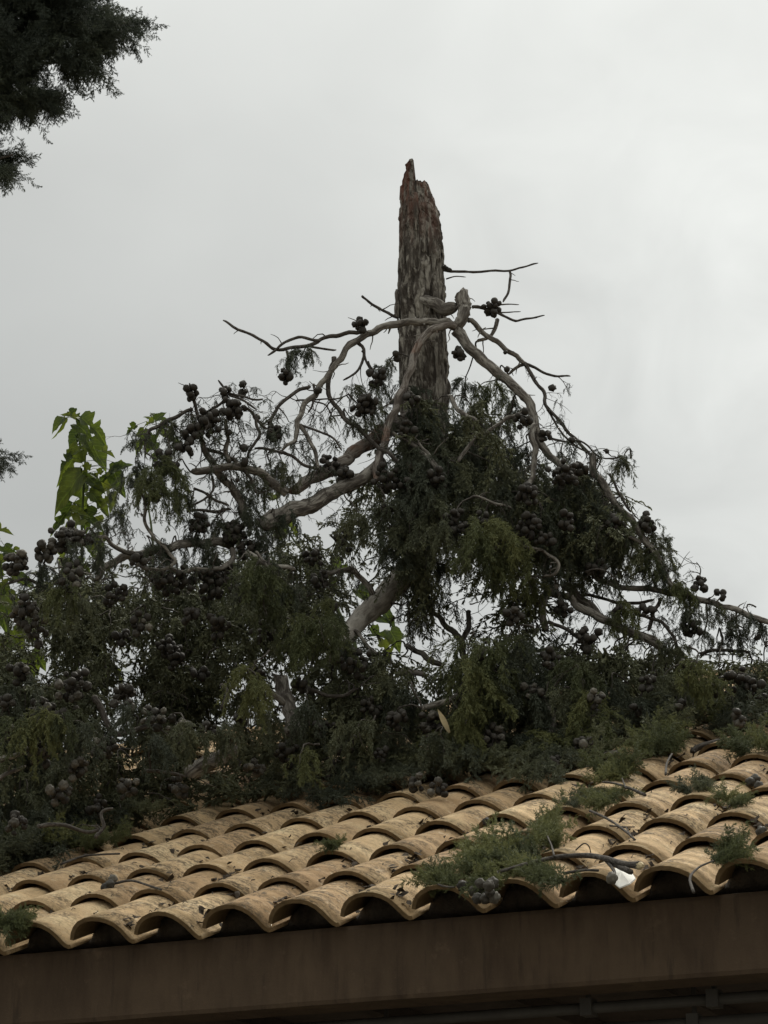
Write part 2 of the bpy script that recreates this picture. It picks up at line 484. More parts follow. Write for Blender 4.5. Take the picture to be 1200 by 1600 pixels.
PROF = [(-.03, .020), (.0, .043), (.05, .062), (.13, .077), (.24, .087), (.36, .090), (.48, .087), (.59, .077), (.69, .061), (.78, .040), (.86, .016), (.90, .005), (.93, .000), (.955, .001)]
PROF = [(a_, b_ * 0.91) for a_, b_ in PROF]
def tile_mesh(name, seed):
    rr = random.Random(seed)
    TH, LEN, LIFT = 0.0125, EXPO + 0.065, 0.027
    ny = 5
    V, Fc, shaded = [], [], []
    n = len(PROF)
    k1, k2 = rr.uniform(-1, 1) * .002, rr.uniform(-1, 1) * .002
    for side in (0, 1):
        for j in range(ny):
            y = LEN * j / (ny - 1)
            tap = 1.0 - 0.05 * j / (ny - 1)
            for i, (u, w) in enumerate(PROF):
                uu = (0.36 + (u - 0.36) * tap) * PIT
                ww = w * (1 - 0.03 * j / (ny - 1)) + LIFT * (1 - y / LEN) + mnoise.noise(Vector((u * 3, y * 7, seed * 3.1))) * 0.0025
                if side:
                    # inner skin, offset roughly along the profile normal
                    a = PROF[max(i - 1, 0)]; b = PROF[min(i + 1, n - 1)]
                    t = Vector(((b[0] - a[0]) * PIT, b[1] - a[1])).normalized()
                    uu += t.y * TH; ww -= t.x * TH
                yy = y + (mnoise.noise(Vector((u * 5, seed * 1.7, 3.3))) * 0.007 if j == 0 else 0)
                V.append(Vector((uu - 0.36 * PIT, yy, ww - CREST)))
    def idx(s, j, i): return s * ny * n + j * n + i
    for j in range(ny - 1):
        for i in range(n - 1):
            Fc.append((idx(0, j, i), idx(0, j, i + 1), idx(0, j + 1, i + 1), idx(0, j + 1, i)))
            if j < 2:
                shaded.append(len(Fc)); Fc.append((idx(1, j, i), idx(1, j + 1, i), idx(1, j + 1, i + 1), idx(1, j, i + 1)))
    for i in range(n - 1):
        shaded.append(len(Fc)); Fc.append((idx(0, 0, i), idx(1, 0, i), idx(1, 0, i + 1), idx(0, 0, i + 1)))
    for j in range(ny - 1):
        Fc.append((idx(0, j, 0), idx(0, j + 1, 0), idx(1, j + 1, 0), idx(1, j, 0)))
        Fc.append((idx(0, j, n - 1), idx(1, j, n - 1), idx(1, j + 1, n - 1), idx(0, j + 1, n - 1)))
    me = mesh(name, V, Fc, True)
    me.materials.append(M_TILE); me.materials.append(M_TILESHADE)
    for k in shaded: me.polygons[k].material_index = 1
    # crisp front lip
    for p in me.polygons:
        if all(v < n or ny * n <= v < ny * n + n for v in p.vertices): p.use_smooth = False
    return me
tiles = [tile_mesh('tile', k) for k in range(8)]
BASIS = Matrix((EV, SV, NV)).transposed().to_4x4()
spots = []
for r in range(NROW):
    for c in range(C0, C1 + 1):
        p = roof(c * PIT, r * EXPO)
        q = p - CAM
        zc_ = q.y * CP + q.z * SP; x = 600 + F * q.x / zc_; y = 800 - F * (q.z * CP - q.y * SP) / zc_
        vis = -140 < x < 1340
        hid = max(0, r - 5) * 3 if not (x > 880) else max(0, r - 8) * 3
        spots.append((0 if vis else 1, hid + r * 0.2 + (0 if vis else abs(x - 600) / 200), r, c))
spots.sort(key=lambda s: (s[0], s[1]))
rr = random.Random(3)
rest_v, rest_f = [], []
for i, (_, _, r, c) in enumerate(spots):
    jit = Matrix.Rotation(R(rr.uniform(-2.0, 2.0)), 4, 'Z') @ Matrix.Rotation(R(rr.uniform(-0.7, 0.7)), 4, 'X') @ Matrix.Rotation(R(rr.uniform(-0.9, 0.9)), 4, 'Y')
    mw = Matrix.Translation(roof(c * PIT + rr.uniform(-.004, .004), r * EXPO + rr.uniform(-.016, .016) * (0.5 if r == 0 else 1), rr.uniform(-.001, .003))) @ BASIS @ jit
    me = tiles[rr.randrange(8)]
    if i < 300:
        t = link('tile', me, roof_o)
        t.matrix_basis = mw
    else:
        b = len(rest_v)
        rest_v += [mw @ v.co for v in me.vertices]
        rest_f += [tuple(b + k for k in p.vertices) for p in me.polygons]
t = link('far_tiles', mesh('far_tiles', rest_v, rest_f, True), roof_o, M_TILE)
tag(t, kind='stuff')
# ridge caps
def ridge_mesh():
    mb = MB(); n = 11
    for s, rad in ((0, 0.095), (1, 0.080)):
        for j in range(3):
            y = 0.42 * j / 2
            for i in range(n):
                a = math.pi * (i / (n - 1)); rr_ = rad - 0.012 * j / 2
                mb.v.append(Vector((-math.cos(a) * rr_ * 1.15, y, math.sin(a) * rr_)))
    for j in range(2):
        for i in range(n - 1):
            a = j * n + i
            mb.f.append((a, a + 1, a + n + 1, a + n)); b = 3 * n + a
            mb.f.append((b, b + n, b + n + 1, b + 1))
    for i in range(n - 1):
        mb.f.append((i, 3 * n + i, 3 * n + i + 1, i + 1))
    me = mesh('ridge_tile', mb.v, mb.f, True); me.materials.append(M_TILE); return me
rm = ridge_mesh()
RB = Matrix((SH, -EV, Vector((0, 0, 1)))).transposed().to_4x4()
k = 0; u = UR
while u > UL + 0.3:
    t = link('ridge_tile', rm, roof_o)
    p = roof(u, VT + 0.10, 0); p.z -= 0.075
    t.matrix_basis = Matrix.Translation(p) @ RB @ Matrix.Rotation(R(rr.uniform(-2, 2)), 4, 'Z')
    u -= 0.36
# mortar bedding in the eave arches
mb = MB()
NM_ = int((UR - UL) / 0.0115)
rowsM = []
for i in range(NM_ + 1):
    u = UL + (UR - UL) * i / NM_
    ph = ((u / PIT + 0.36) % 1.0)
    w = 0.0
    for a, b in zip(PROF[:-1], PROF[1:]):
        if a[0] <= ph <= b[0]: w = a[1] + (b[1] - a[1]) * (ph - a[0]) / (b[0] - a[0])
    top = w * (0.74 + 0.40 * mnoise.noise(Vector((u * 9, 0, 2)))) + 0.012
    dd = 0.120 + 0.030 * mnoise.noise(Vector((u * 12, 4, 2))) + 0.015 * mnoise.noise(Vector((u * 60, 4, 2)))
    b = len(mb.v)
    mb.v += [roof(u, 0.165, -CREST - 0.02), roof(u, dd, -CREST + 0.006), roof(u, dd + 0.012 + 0.01 * mnoise.noise(Vector((u * 55, 9, 1))), -CREST + max(top, 0.0) * 0.8), roof(u, dd + 0.06, -CREST + max(top, 0.011))]
    if i: mb.f += [(b - 4 + k, b + k, b + 1 + k, b - 3 + k) for k in range(3)]
mb.build('mortar_bedding', M_MORTAR, roof_o, True)
# fascia, soffit, wall
FT, FB = EZ + 0.033, EZ - 0.194
mb = MB()
nx = 60
for i in range(nx + 1):
    u = UL + (UR - UL) * i / nx
    o1 = 0.004 * mnoise.noise(Vector((u * 1.5, 0, 0)))
    for (d, z) in ((0.24, FT), (0.095 + o1, FT), (0.090 + o1, FT - 0.012), (0.088 + o1, FB + 0.012), (0.093 + o1, FB + 0.002 * mnoise.noise(Vector((u * 8, 3, 0)))), (0.24, FB)):
        mb.v.append(plan(u, d, z))
    if i:
        b = len(mb.v) - 12
        for k in range(5): mb.f.append((b + k, b + k + 1, b + 7 + k, b + 6 + k))
mb.f.append(tuple(range(6))); mb.f.append(tuple(len(mb.v) - 6 + k for k in range(6))[::-1])
mb.build('fascia', M_FASCIA, house)
MB().box(plan(UL, 0.24, FB + 0.06), EV * (UR - UL), SH * 1.75, Vector((0, 0, 0.05))).build('soffit', M_DARKWOOD, house)
MB().box(plan(UL + .15, 1.80, 0), EV * (UR - UL - .3), SH * (2 * dR - 3.0), Vector((0, 0, FB + 0.12))).build('wall', M_WALL, house)
for k in range(15):
    u = UL + 0.15 + k * (UR - UL - 0.35) / 14
    MB().box(plan(u, 0.241, FB + 0.015), EV * 0.05, SH * 1.58, Vector((0, 0, 0.044))).build('rafter', M_DARKWOOD, house)
# pipes clamped under the eave
pr = empty('pipe_rail', plan(1.4, 0.3, FB - 0.2), 'dark horizontal pipes with clamps hanging in shade under the eave', 'pipes')
for (d, dz, r_) in ((0.28, -0.030, 0.016), (0.42, -0.012, 0.012), (0.34, -0.085, 0.018)):
    MB().tube([plan(UL + 0.2, d, FB + dz), plan((UL + UR) / 2, d, FB + dz - 0.004), plan(UR - 0.2, d, FB + dz)], [r_] * 3, 10).build('pipe', M_METAL, pr, True)
for i, u in enumerate((0.35, 1.05, 1.72, 2.02, 2.10, 2.7, -0.5)):
    d, dz = ((0.28, -0.030), (0.34, -0.085))[i % 2]
    MB().box(plan(u, d - 0.026, FB + dz - 0.026), EV * 0.035, SH * 0.052, Vector((0, 0, 0.05))).build('clamp', M_METAL, pr)
    MB().box(plan(u + 0.012, d - 0.006, FB + dz + 0.0245), EV * 0.012, SH * 0.012, Vector((0, 0, 0.06 - dz - 0.0255))).build('hanger', M_METAL, pr)

# ------------------------------------------------------------------ foliage library
def spray_segments(rg, L, out, spread, grav, nb=20, side=0.065, tw=0.0165, rk=1.0, ntw=6):
    """returns arrays (start, end, r0) of straight tapered twiglets of one hanging cypress spray"""
    S, E_, Rr, TWI = [], [], [], []
    d = np.array(out, float); d /= np.linalg.norm(d)
    p = np.zeros(3)
    st = L / nb
    g = np.array([0, 0, -1.0])
    for i in range(nb):
        d = d + g * grav + rg.normal(0, 0.11, 3); d /= np.linalg.norm(d)
        q = p + d * st
        S.append(p); E_.append(q); Rr.append(0.0020 * (1 - 0.5 * i / nb) * rk)
        # one or two side branchlets
        for _ in range(2 if rg.random() < 0.6 else 1):
            a = rg.normal(0, 1, 3); a -= d * a.dot(d); a /= np.linalg.norm(a) + 1e-9
            bd = d * rg.uniform(0.5, 1.0) + a * spread; bd /= np.linalg.norm(bd)
            l = side * rg.uniform(0.45, 1.1) * (1 - 0.5 * i / nb)
            b = p.copy(); nseg = 2 if rk > 2 else 3
            for k in range(nseg):
                bd = bd + g * grav * 1.3 + rg.normal(0, 0.08, 3); bd /= np.linalg.norm(bd)
                b2 = b + bd * l / nseg
                S.append(b); E_.append(b2); Rr.append(0.0014 * (1 - 0.2 * k) * rk)
                for __ in range(ntw):
                    TWI.append(len(S))
                    a2 = rg.normal(0, 1, 3); a2 -= bd * a2.dot(bd); a2 /= np.linalg.norm(a2) + 1e-9
                    td = bd + a2 * 0.65 + g * 0.25; td /= np.linalg.norm(td)
                    s0 = b + (b2 - b) * rg.random()
                    S.append(s0); E_.append(s0 + td * tw * rg.uniform(0.5, 1.2)); Rr.append(0.0016 * rk)
                b = b2
        p = q
    isq = np.zeros(len(S), bool); isq[TWI] = True
    return np.array(S), np.array(E_), np.array(Rr), isq
def ribbons(S, E_, Rr, rg):
    n = len(S)
    D = E_ - S; D /= np.linalg.norm(D, axis=1, keepdims=True) + 1e-9
    A = rg.normal(0, 1, (n, 3)); A -= D * (A * D).sum(1, keepdims=True); A /= np.linalg.norm(A, axis=1, keepdims=True) + 1e-9
    V = np.empty((n, 4, 3)); M_ = S * 0.55 + E_ * 0.45
    V[:, 0] = S; V[:, 1] = M_ + A * Rr[:, None]; V[:, 2] = E_; V[:, 3] = M_ - A * Rr[:, None]
    f = np.array([[0, 1, 2], [0, 2, 3]])
    return V.reshape(-1, 3), (np.arange(n)[:, None, None] * 4 + f[None]).reshape(-1, 3)
def prisms(S, E_, Rr, rg, tip=0.45):
    n = len(S)
    D = E_ - S; D /= np.linalg.norm(D, axis=1, keepdims=True) + 1e-9
    A = rg.normal(0, 1, (n, 3)); A -= D * (A * D).sum(1, keepdims=True); A /= np.linalg.norm(A, axis=1, keepdims=True) + 1e-9
    B = np.cross(D, A)
    V = np.empty((n, 5, 3))
    for k in range(3):
        t = 2 * math.pi * k / 3
        V[:, k] = S + (A * math.cos(t) + B * math.sin(t)) * Rr[:, None]
    V[:, 3] = E_ + A * Rr[:, None] * tip
    V[:, 4] = E_ - A * Rr[:, None] * tip
    f = np.array([[0, 1, 3], [1, 4, 3], [1, 2, 4], [2, 3, 4], [2, 0, 3]])
    Fc = (np.arange(n)[:, None, None] * 5 + f[None]).reshape(-1, 3)
    return V.reshape(-1, 3), Fc
def clump_arrays(seed, kind, lo=False):
    rg = np.random.default_rng(seed)
    Ss, Es, Rs = [], [], []
    ns = {'hang': 10, 'flat': 9, 'out': 10}[kind]
    kw = dict(rk=2.7, ntw=3, tw=0.025) if lo else {}
    if lo: ns = 6
    Qs = []
    for k in range(ns):
        az = rg.uniform(0, 2 * math.pi)
        if kind == 'hang':
            o = (math.cos(az) * 0.7, math.sin(az) * 0.7, rg.uniform(-0.6, 0.35))
            s, e, r, q = spray_segments(rg, rg.uniform(0.15, 0.32), o, 0.68, 0.15, nb=8 if lo else 20, **kw)
            off = np.array([rg.normal(0, .035), rg.normal(0, .035), rg.uniform(-.06, .02)])
        elif kind == 'flat':
            o = (1.0, rg.uniform(-0.7, 0.7), rg.uniform(0.0, 0.45))
            s, e, r, q = spray_segments(rg, rg.uniform(0.12, 0.24), o, 0.80, 0.02, nb=7 if lo else 17, **kw)
            off = np.array([rg.uniform(-.02, .06), rg.normal(0, .02), rg.uniform(0, .02)])
        else:
            o = (1.0, rg.uniform(-0.75, 0.75), rg.uniform(-0.6, 0.6))
            s, e, r, q = spray_segments(rg, rg.uniform(0.15, 0.28), o, 0.9, 0.03, nb=18, side=0.07, **kw)
            off = np.array([rg.uniform(-.05, .08), rg.normal(0, .03), rg.normal(0, .03)])
        Ss.append(s + off); Es.append(e + off); Rs.append(r); Qs.append(q)
    S_, E2, R2, Q2 = (np.concatenate(x) for x in (Ss, Es, Rs, Qs))
    V1, F1 = prisms(S_[~Q2], E2[~Q2], R2[~Q2], rg)
    V2, F2 = ribbons(S_[Q2], E2[Q2], R2[Q2], rg)
    return np.concatenate([V1, V2]), np.concatenate([F1, F2 + len(V1)])
LIB = {k: [clump_arrays(100 * j + i, k) for i in range(n)] for j, (k, n) in enumerate((('hang', 10), ('flat', 6), ('out', 7)))}
LIBLO = {k: [clump_arrays(5000 + 100 * j + i, k, True) for i in range(6)] for j, k in enumerate(('hang', 'flat'))}
LIBM = {}
def fol_mesh(kind, i, mat):
    key = (kind, i, mat.name)
    if key not in LIBM:
        me = mesh_np('foliage', *LIB[kind][i]); me.materials.append(mat); LIBM[key] = me
    return LIBM[key]

# ------------------------------------------------------------------ cones
def cone_arrays(level, seed, rad=0.0165):
    bm = bmesh.new()
    bmesh.ops.create_icosphere(bm, subdivisions=level, radius=1.0)
    rg = random.Random(seed)
    ga = math.pi * (3 - math.sqrt(5)); cs = []
    N = 10
    for i in range(N):
        z = 1 - 2 * (i + 0.5) / N; r_ = math.sqrt(1 - z * z)
        cs.append((Vector((r_ * math.cos(ga * i + seed), r_ * math.sin(ga * i + seed), z)) + Vector((rg.uniform(-.12, .12), rg.uniform(-.12, .12), rg.uniform(-.12, .12)))).normalized())
    for v in bm.verts:
        n = v.co.normalized()
        ds = sorted(((1 - n.dot(c)) for c in cs))
        gap = ds[1] - ds[0]
        r_ = 1.0 + (0.08 if ds[0] < 0.02 else 0.0) - 0.30 * max(0.0, 1 - gap / 0.16)
        v.co = n * r_ * rad
        v.co.z *= 1.08
    V = np.array([v.co[:] for v in bm.verts]); bm.verts.index_update()
    Fc = np.array([[v.index for v in f.verts] for f in bm.faces])
    bm.free()
    return V, Fc
CONE_HI = [cone_arrays(3, s) for s in range(4)]
CONE_LO = [cone_arrays(2, s + 9) for s in range(3)]
CONE_M = []
for a in CONE_HI:
    me = mesh_np('cone', *a); me.materials.append(M_CONE); CONE_M.append(me)

# ------------------------------------------------------------------ fallen cypress
TY = 10.25
tb = at(655, 1150, TY)
tree = empty('fallen_cypress', tb, 'snapped cypress top lying upside down on the roof, bare trunk pointing up', 'tree')
def rgh(p, s): return mnoise.noise(p * s)
# trunk: a column with a torn top
def build_trunk():
    cols, rws = 56, 130
    V, Fc = [], []
    K = ppm(TY)
    # centre line and half width in photo pixels
    cl = [(647, 250, 19), (649, 290, 22), (654, 328, 28), (657, 350, 32), (658, 460, 35), (660, 520, 36), (663, 600, 36), (664, 700, 33), (664, 800, 27), (652, 895, 20)]
    ys = [c[1] for c in cl]
    def lerp(y, k): return float(np.interp(y, ys, [c[k] for c in cl]))
    def top(xn, front, a):
        n = 7 * mnoise.noise(Vector((math.cos(a) * 3, math.sin(a) * 3, 5))) + 5 * mnoise.noise(Vector((a * 5, 0, 1)))
        if front and xn < -0.05: base = float(np.interp(xn, [-1, -.8, -.5, -.15, -.05], [292, 268, 258, 255, 262]))
        elif xn < 0.93: base = 291 if front else 300 + 12 * xn
        else: base = 303
        return base + n * (0.35 if base < 285 else 0.7)
    ybot = 895
    for j in range(cols):
        a = 2 * math.pi * j / cols
        xn, front = math.cos(a), math.sin(a) < 0.25
        y0 = top(xn, front, a)
        for i in range(rws):
            t = i / (rws - 1)
            y = y0 + (ybot - y0) * t ** 1.35
            cx, hw = lerp(y, 0), lerp(y, 2) / K
            c = at(cx, y, TY)
            q = Vector((math.cos(a) * 9, math.sin(a) * 9, y * 0.012))
            ridge = 1 - abs(mnoise.noise(q * 0.55)) * 2
            rr_ = hw * (1 + 0.05 * ridge + 0.05 * mnoise.noise(q * 1.3 + Vector((7, 0, 0))))
            # peeling flakes stand proud in steps
            fl = mnoise.noise(Vector((math.cos(a) * 3.2, math.sin(a) * 3.2, y * 0.020 + 4)))
            if fl > 0.12: rr_ += 0.006
            f2 = mnoise.noise(Vector((math.cos(a) * 7, math.sin(a) * 7, y * 0.055 + 9)))
            if f2 > 0.15: rr_ += 0.005
            elif f2 < -0.3: rr_ -= 0.005
            if y < 365 and mnoise.noise(Vector((a * 2, y * .05, 8))) > 0.1: rr_ -= 0.005
            V.append(c + Vector((math.cos(a) * rr_, math.sin(a) * rr_, 0)))
    for j in range(cols):
        j2 = (j + 1) % cols
        for i in range(rws - 1):
            Fc.append((j * rws + i, j * rws + i + 1, j2 * rws + i + 1, j2 * rws + i))
    o = link('trunk', mesh('trunk', V, Fc, False), tree, M_TRUNK)
    # torn inner wood closing the top
    W = []; wf = []
    for j in range(cols):
        a = 2 * math.pi * j / cols
        p = V[j * rws]; c = at(657, 0, TY)
        W.append(p * 0.93 + Vector((c.x, TY, p.z)) * 0.07 - Vector((0, 0, 0.004)))
    for j in range(cols):
        p = W[j]; c = at(657, 335, TY)
        W.append(Vector((c.x + (p.x - c.x) * 0.55, TY + (p.y - TY) * 0.55, c.z + 0.07 * mnoise.noise(Vector((j * .8, 2, 2))))))
    W.append(at(657, 345, TY))
    for j in range(cols):
        j2 = (j + 1) % cols
        wf += [(j, j2, cols + j2, cols + j), (cols + j, cols + j2, 2 * cols)]
    link('torn_wood', mesh('torn_wood', W, wf), o, M_WOOD)
    # loose bark strips
    for (x, y, l, w, dx, side) in ((627, 330, 40, 7, -1, -1), (626, 365, 46, 8, -1, -1), (623, 455, 60, 8, -1, -1), (691, 395, 40, 8, 1, 1), (693, 440, 46, 8, 1, 1), (690, 390, 26, 7, 3, 1),
                                    (640, 380, 60, 9, 0, 0), (668, 400, 70, 8, 1, 0), (680, 430, 60, 8, 1, 0), (652, 430, 60, 9, -1, 0), (650, 300, 60, 7, 0, 0), (672, 350, 50, 7, 1, 0), (684, 520, 80, 10, 1, 0), (686, 580, 70, 9, 0, 0)):
        sv, sf = [], []
        for i in range(7):
            t = i / 6
            yy = y + l * t
            base = at(x + dx * math.sin(t * 3.1) + rr.uniform(-.6, .6), yy, TY - (0.093 if side == 0 else 0.0) - 0.012 * math.sin(t * 3.1))
            ww = w / K * 0.5 * (0.35 + math.sin(math.pi * min(1, 0.12 + t)) * 0.9)
            for q in (-1, 1):
                for e in (0, 1):
                    sv.append(base + Vector((q * ww, e * 0.006, 0)) if side == 0 else base + Vector((q * 0.004, (e - .5) * ww * 3, 0)))
            if i:
                b = len(sv) - 8
                for (m_, n_) in ((0, 1), (1, 3), (3, 2), (2, 0)): sf.append((b + m_, b + n_, b + n_ + 4, b + m_ + 4))
        sf += [(0, 1, 3, 2), tuple(len(sv) - 4 + k for k in (2, 3, 1, 0))]
        link('bark_strip', mesh('bark_strip', sv, sf), o, M_TRUNK)
build_trunk()

LIMB_PTS = []
RST = random.Random(41)
def limb(pts, dY0, dY1, w0, w1, name='limb', mat=None, parent=None, sides=9, wob=0.10, cone=False):
    """pts in photo pixels, depth offsets from the trunk, widths in pixels"""
    n = len(pts)
    P = [at(x, y, TY + dY0 + (dY1 - dY0) * i / (n - 1)) for i, (x, y) in enumerate(pts)]
    n_ = 6 if n > 2 else 5
    if max(w0, w1) > 9: w0, w1 = w0 * .88, w1 * .88
    C = crom(P, n_)
    m = len(C); K = ppm(TY)
    rad = [(w0 + (w1 - w0) * (i / (m - 1))) * 0.5 / K for i in range(m)]
    rad[-1] *= .45; rad[-2] *= .8
    for i, p in enumerate(C):
        r_ = rad[i]
        C[i] = p + Vector((rgh(p, 17), rgh(p + Vector((5, 0, 0)), 17), rgh(p + Vector((0, 5, 0)), 17))) * min(0.013, r_ * 1.5) * (0 if i in (0,) else 1)
    mb_ = MB().tube(C, rad, sides, wob * 1.5, True, seed=len(LIMB_PTS))
    if min(w0, w1) > 3.5:
        for k in range(int(m * (0.30 if w0 > 7 else 0.18))):
            i = RST.randrange(1, m - 1); d0 = (C[i + 1] - C[i - 1]).normalized()
            a0 = Vector((RST.gauss(0, 1), RST.gauss(0, 1), RST.gauss(0, 1))); a0 = (a0 - d0 * a0.dot(d0)).normalized()
            l_ = RST.choice((.012, .02, .03, .05, .09)) * RST.uniform(.7, 1.3); q = [C[i]]; dd_ = (a0 + d0 * RST.uniform(-.2, .9)).normalized()
            for _ in range(4):
                dd_ = (dd_ + Vector((RST.gauss(0, .3), RST.gauss(0, .3), RST.gauss(0, .3) - .15))).normalized(); q.append(q[-1] + dd_ * (l_ + rad[i]) / 4)
            r0 = min(rad[i] * .45, .0035 + (.003 if l_ < .025 else 0)); mb_.tube(q, [r0, r0 * .85, r0 * .7, r0 * .6, r0 * .35], 5, .1, True, seed=k)
    o = mb_.build(name, mat or M_LIMB, parent or tree, True)
    for p in C[::2]: LIMB_PTS.append((p, max(rad)))
    return o
L = limb
# whorl of limbs below the torn top
L([(648, 458), (668, 470), (692, 481), (716, 482)], -0.06, -0.16, 22, 22)
L([(719, 460), (723, 470), (728, 482), (722, 497), (712, 512)], -0.15, -0.20, 27, 21, wob=0.16)
L([(712, 512), (690, 505), (650, 503), (605, 508), (570, 524), (538, 553), (512, 588), (487, 622), (468, 652), (463, 690)], -0.19, -0.42, 16, 8)
L([(463, 688), (448, 696), (440, 704)], -0.42, -0.45, 6, 4, 'twig')
L([(468, 662), (486, 690), (496, 722), (498, 735)], -0.40, -0.42, 7, 5, 'twig')
L([(470, 664), (500, 675), (522, 685), (535, 704)], -0.40, -0.45, 4, 3, 'twig', M_TWIG)
L([(712, 511), (690, 513), (664, 527), (646, 560), (632, 600), (614, 648), (599, 690), (590, 725), (585, 750)], -0.20, -0.40, 14, 14, mat=M_LIMBRED)
L([(712, 515), (736, 546), (770, 576), (805, 605), (829, 638), (838, 672), (850, 700), (876, 728), (900, 745)], -0.19, -0.30, 21, 11)
L([(836, 664), (831, 682), (838, 708), (832, 740), (826, 775)], -0.30, -0.38, 12, 9)
L([(732, 500), (764, 526), (798, 549), (820, 567)], -0.17, -0.12, 10, 8)
L([(820, 567), (846, 580), (870, 588), (891, 588)], -0.12, -0.05, 5, 3, 'twig', M_TWIG)
L([(818, 566), (835, 594), (850, 614), (853, 634), (880, 665), (912, 700), (928, 722)], -0.12, -0.20, 6, 5, 'twig', M_TWIG)
L([(820, 567), (806, 574), (794, 585)], -0.12, -0.08, 6, 4, 'twig')
L([(690, 422), (715, 425), (752, 425), (795, 422), (818, 417), (841, 411)], 0.0, -0.10, 5, 2.5, 'twig', M_TWIG)
L([(796, 423), (797, 440), (793, 458), (786, 472)], -0.08, -0.12, 4, 4, 'twig', M_TWIG)
L([(697, 436), (712, 432), (728, 433)], 0, -0.05, 2.5, 1.5, 'twig', M_TWIG)
L([(738, 480), (760, 482), (782, 490), (806, 501), (830, 496), (851, 493)], -0.12, -0.06, 6, 2.5, 'twig', M_TWIG)
L([(780, 488), (800, 488), (814, 487)], -0.1, -0.08, 2.5, 1.5, 'twig', M_TWIG)
L([(782, 476), (798, 476), (811, 476)], -0.1, -0.08, 2.5, 1.5, 'twig', M_TWIG)
L([(777, 500), (774, 515), (762, 528), (745, 535)], -0.1, -0.12, 7, 5, 'twig')
L([(566, 463), (580, 474), (600, 486), (622, 498)], -0.10, -0.04, 4, 5, 'twig', M_TWIG)
L([(621, 452), (620, 470), (622, 497)], -0.02, -0.02, 6, 9, 'twig')
L([(560, 519), (525, 522), (498, 533), (468, 541), (432, 546), (410, 535), (385, 520), (348, 501)], -0.30, -0.38, 7, 4, 'twig', M_TWIG)
L([(500, 532), (472, 527), (446, 534), (432, 545)], -0.33, -0.36, 5, 4, 'twig', M_TWIG)
L([(432, 546), (418, 555)], -0.36, -0.36, 4, 3, 'twig', M_TWIG)
L([(480, 538), (504, 545), (525, 546)], -0.33, -0.33, 4, 3, 'twig', M_TWIG)
L([(448, 548), (450, 565), (448, 580)], -0.36, -0.36, 4, 3, 'twig', M_TWIG)
L([(522, 558), (513, 588), (515, 620), (538, 650), (570, 680), (600, 705), (630, 735)], -0.28, -0.40, 8, 6, 'twig', M_TWIG)
L([(556, 535), (566, 545), (567, 565), (556, 582), (536, 594)], -0.28, -0.30, 6, 3, 'twig', M_TWIG)
L([(566, 548), (576, 572), (584, 580)], -0.28, -0.30, 4, 3, 'twig', M_TWIG)
L([(484, 603), (460, 614), (436, 635), (418, 668), (428, 690)], -0.38, -0.42, 6, 5, 'twig', M_TWIG)
L([(490, 600), (490, 630), (482, 645)], -0.36, -0.38, 4, 3, 'twig', M_TWIG)
L([(463, 626), (500, 624), (530, 622), (545, 616)], -0.36, -0.34, 3, 2, 'twig', M_TWIG)
L([(490, 627), (508, 634), (520, 652)], -0.36, -0.34, 3, 2, 'twig', M_TWIG)
L([(497, 733), (478, 728), (455, 712), (430, 704), (398, 700)], -0.42, -0.5, 5, 4, 'twig', M_TWIG)
# heavy limbs running down to the left
L([(655, 640), (625, 660), (592, 680), (560, 702), (528, 727), (480, 752), (452, 768)], -0.10, -0.42, 30, 18, mat=M_LIMBRED)
L([(600, 722), (566, 748), (530, 765), (490, 786), (450, 803), (408, 820)], -0.30, -0.50, 20, 34)
L([(448, 770), (425, 752), (405, 738), (372, 729), (335, 733), (300, 740)], -0.48, -0.62, 17, 12)
L([(384, 812), (376, 786), (361, 760), (340, 738), (326, 712), (314, 688)], -0.50, -0.58, 15, 10)
L([(359, 722), (354, 700), (354, 680), (352, 655)], -0.58, -0.60, 8, 5, 'twig')
L([(314, 690), (312, 660), (304, 630), (296, 599)], -0.58, -0.62, 7, 4, 'twig', M_TWIG)
L([(312, 652), (330, 640), (348, 628), (352, 610), (341, 594)], -0.58, -0.60, 5, 3, 'twig', M_TWIG)
L([(352, 612), (368, 616), (391, 624), (411, 623)], -0.60, -0.62, 4, 3, 'twig', M_TWIG)
L([(358, 616), (376, 624), (401, 641)], -0.60, -0.62, 4, 3, 'twig', M_TWIG)
L([(366, 634), (388, 641), (402, 655), (418, 670)], -0.60, -0.58, 5, 4, 'twig', M_TWIG)
L([(400, 652), (405, 680), (392, 705), (384, 725)], -0.60, -0.58, 5, 4, 'twig', M_TWIG)
L([(300, 640), (282, 648), (262, 656), (240, 668), (226, 690)], -0.62, -0.66, 6, 6, 'twig', M_TWIG)
L([(362, 658), (372, 665), (380, 688)], -0.6, -0.6, 2, 1.5, 'twig', M_TWIG)
L([(322, 700), (345, 708), (370, 722), (392, 745), (400, 770)], -0.56, -0.56, 6, 5, 'twig', M_TWIG)
L([(303, 763), (330, 776), (358, 790)], -0.56, -0.56, 4, 4, 'twig', M_TWIG)
L([(332, 745), (334, 765), (318, 782), (292, 795)], -0.56, -0.60, 4, 3, 'twig', M_TWIG)
L([(292, 800), (330, 798), (362, 796)], -0.56, -0.54, 4, 5, 'twig', M_TWIG)
L([(362, 850), (330, 848), (290, 850), (255, 858), (210, 867), (170, 884), (150, 905)], -0.5, -0.75, 17, 11)
L([(364, 858), (360, 876), (344, 888), (300, 892), (262, 888)], -0.58, -0.68, 10, 7)
L([(236, 870), (222, 882), (245, 890), (272, 880), (262, 860), (240, 838), (228, 815), (226, 790)], -0.72, -0.74, 5, 5, 'twig')
L([(210, 866), (192, 862), (170, 845), (150, 836)], -0.7, -0.8, 8, 5)
L([(60, 918), (64, 898), (70, 880)], -0.85, -0.88, 6, 5, 'twig', M_TWIG)
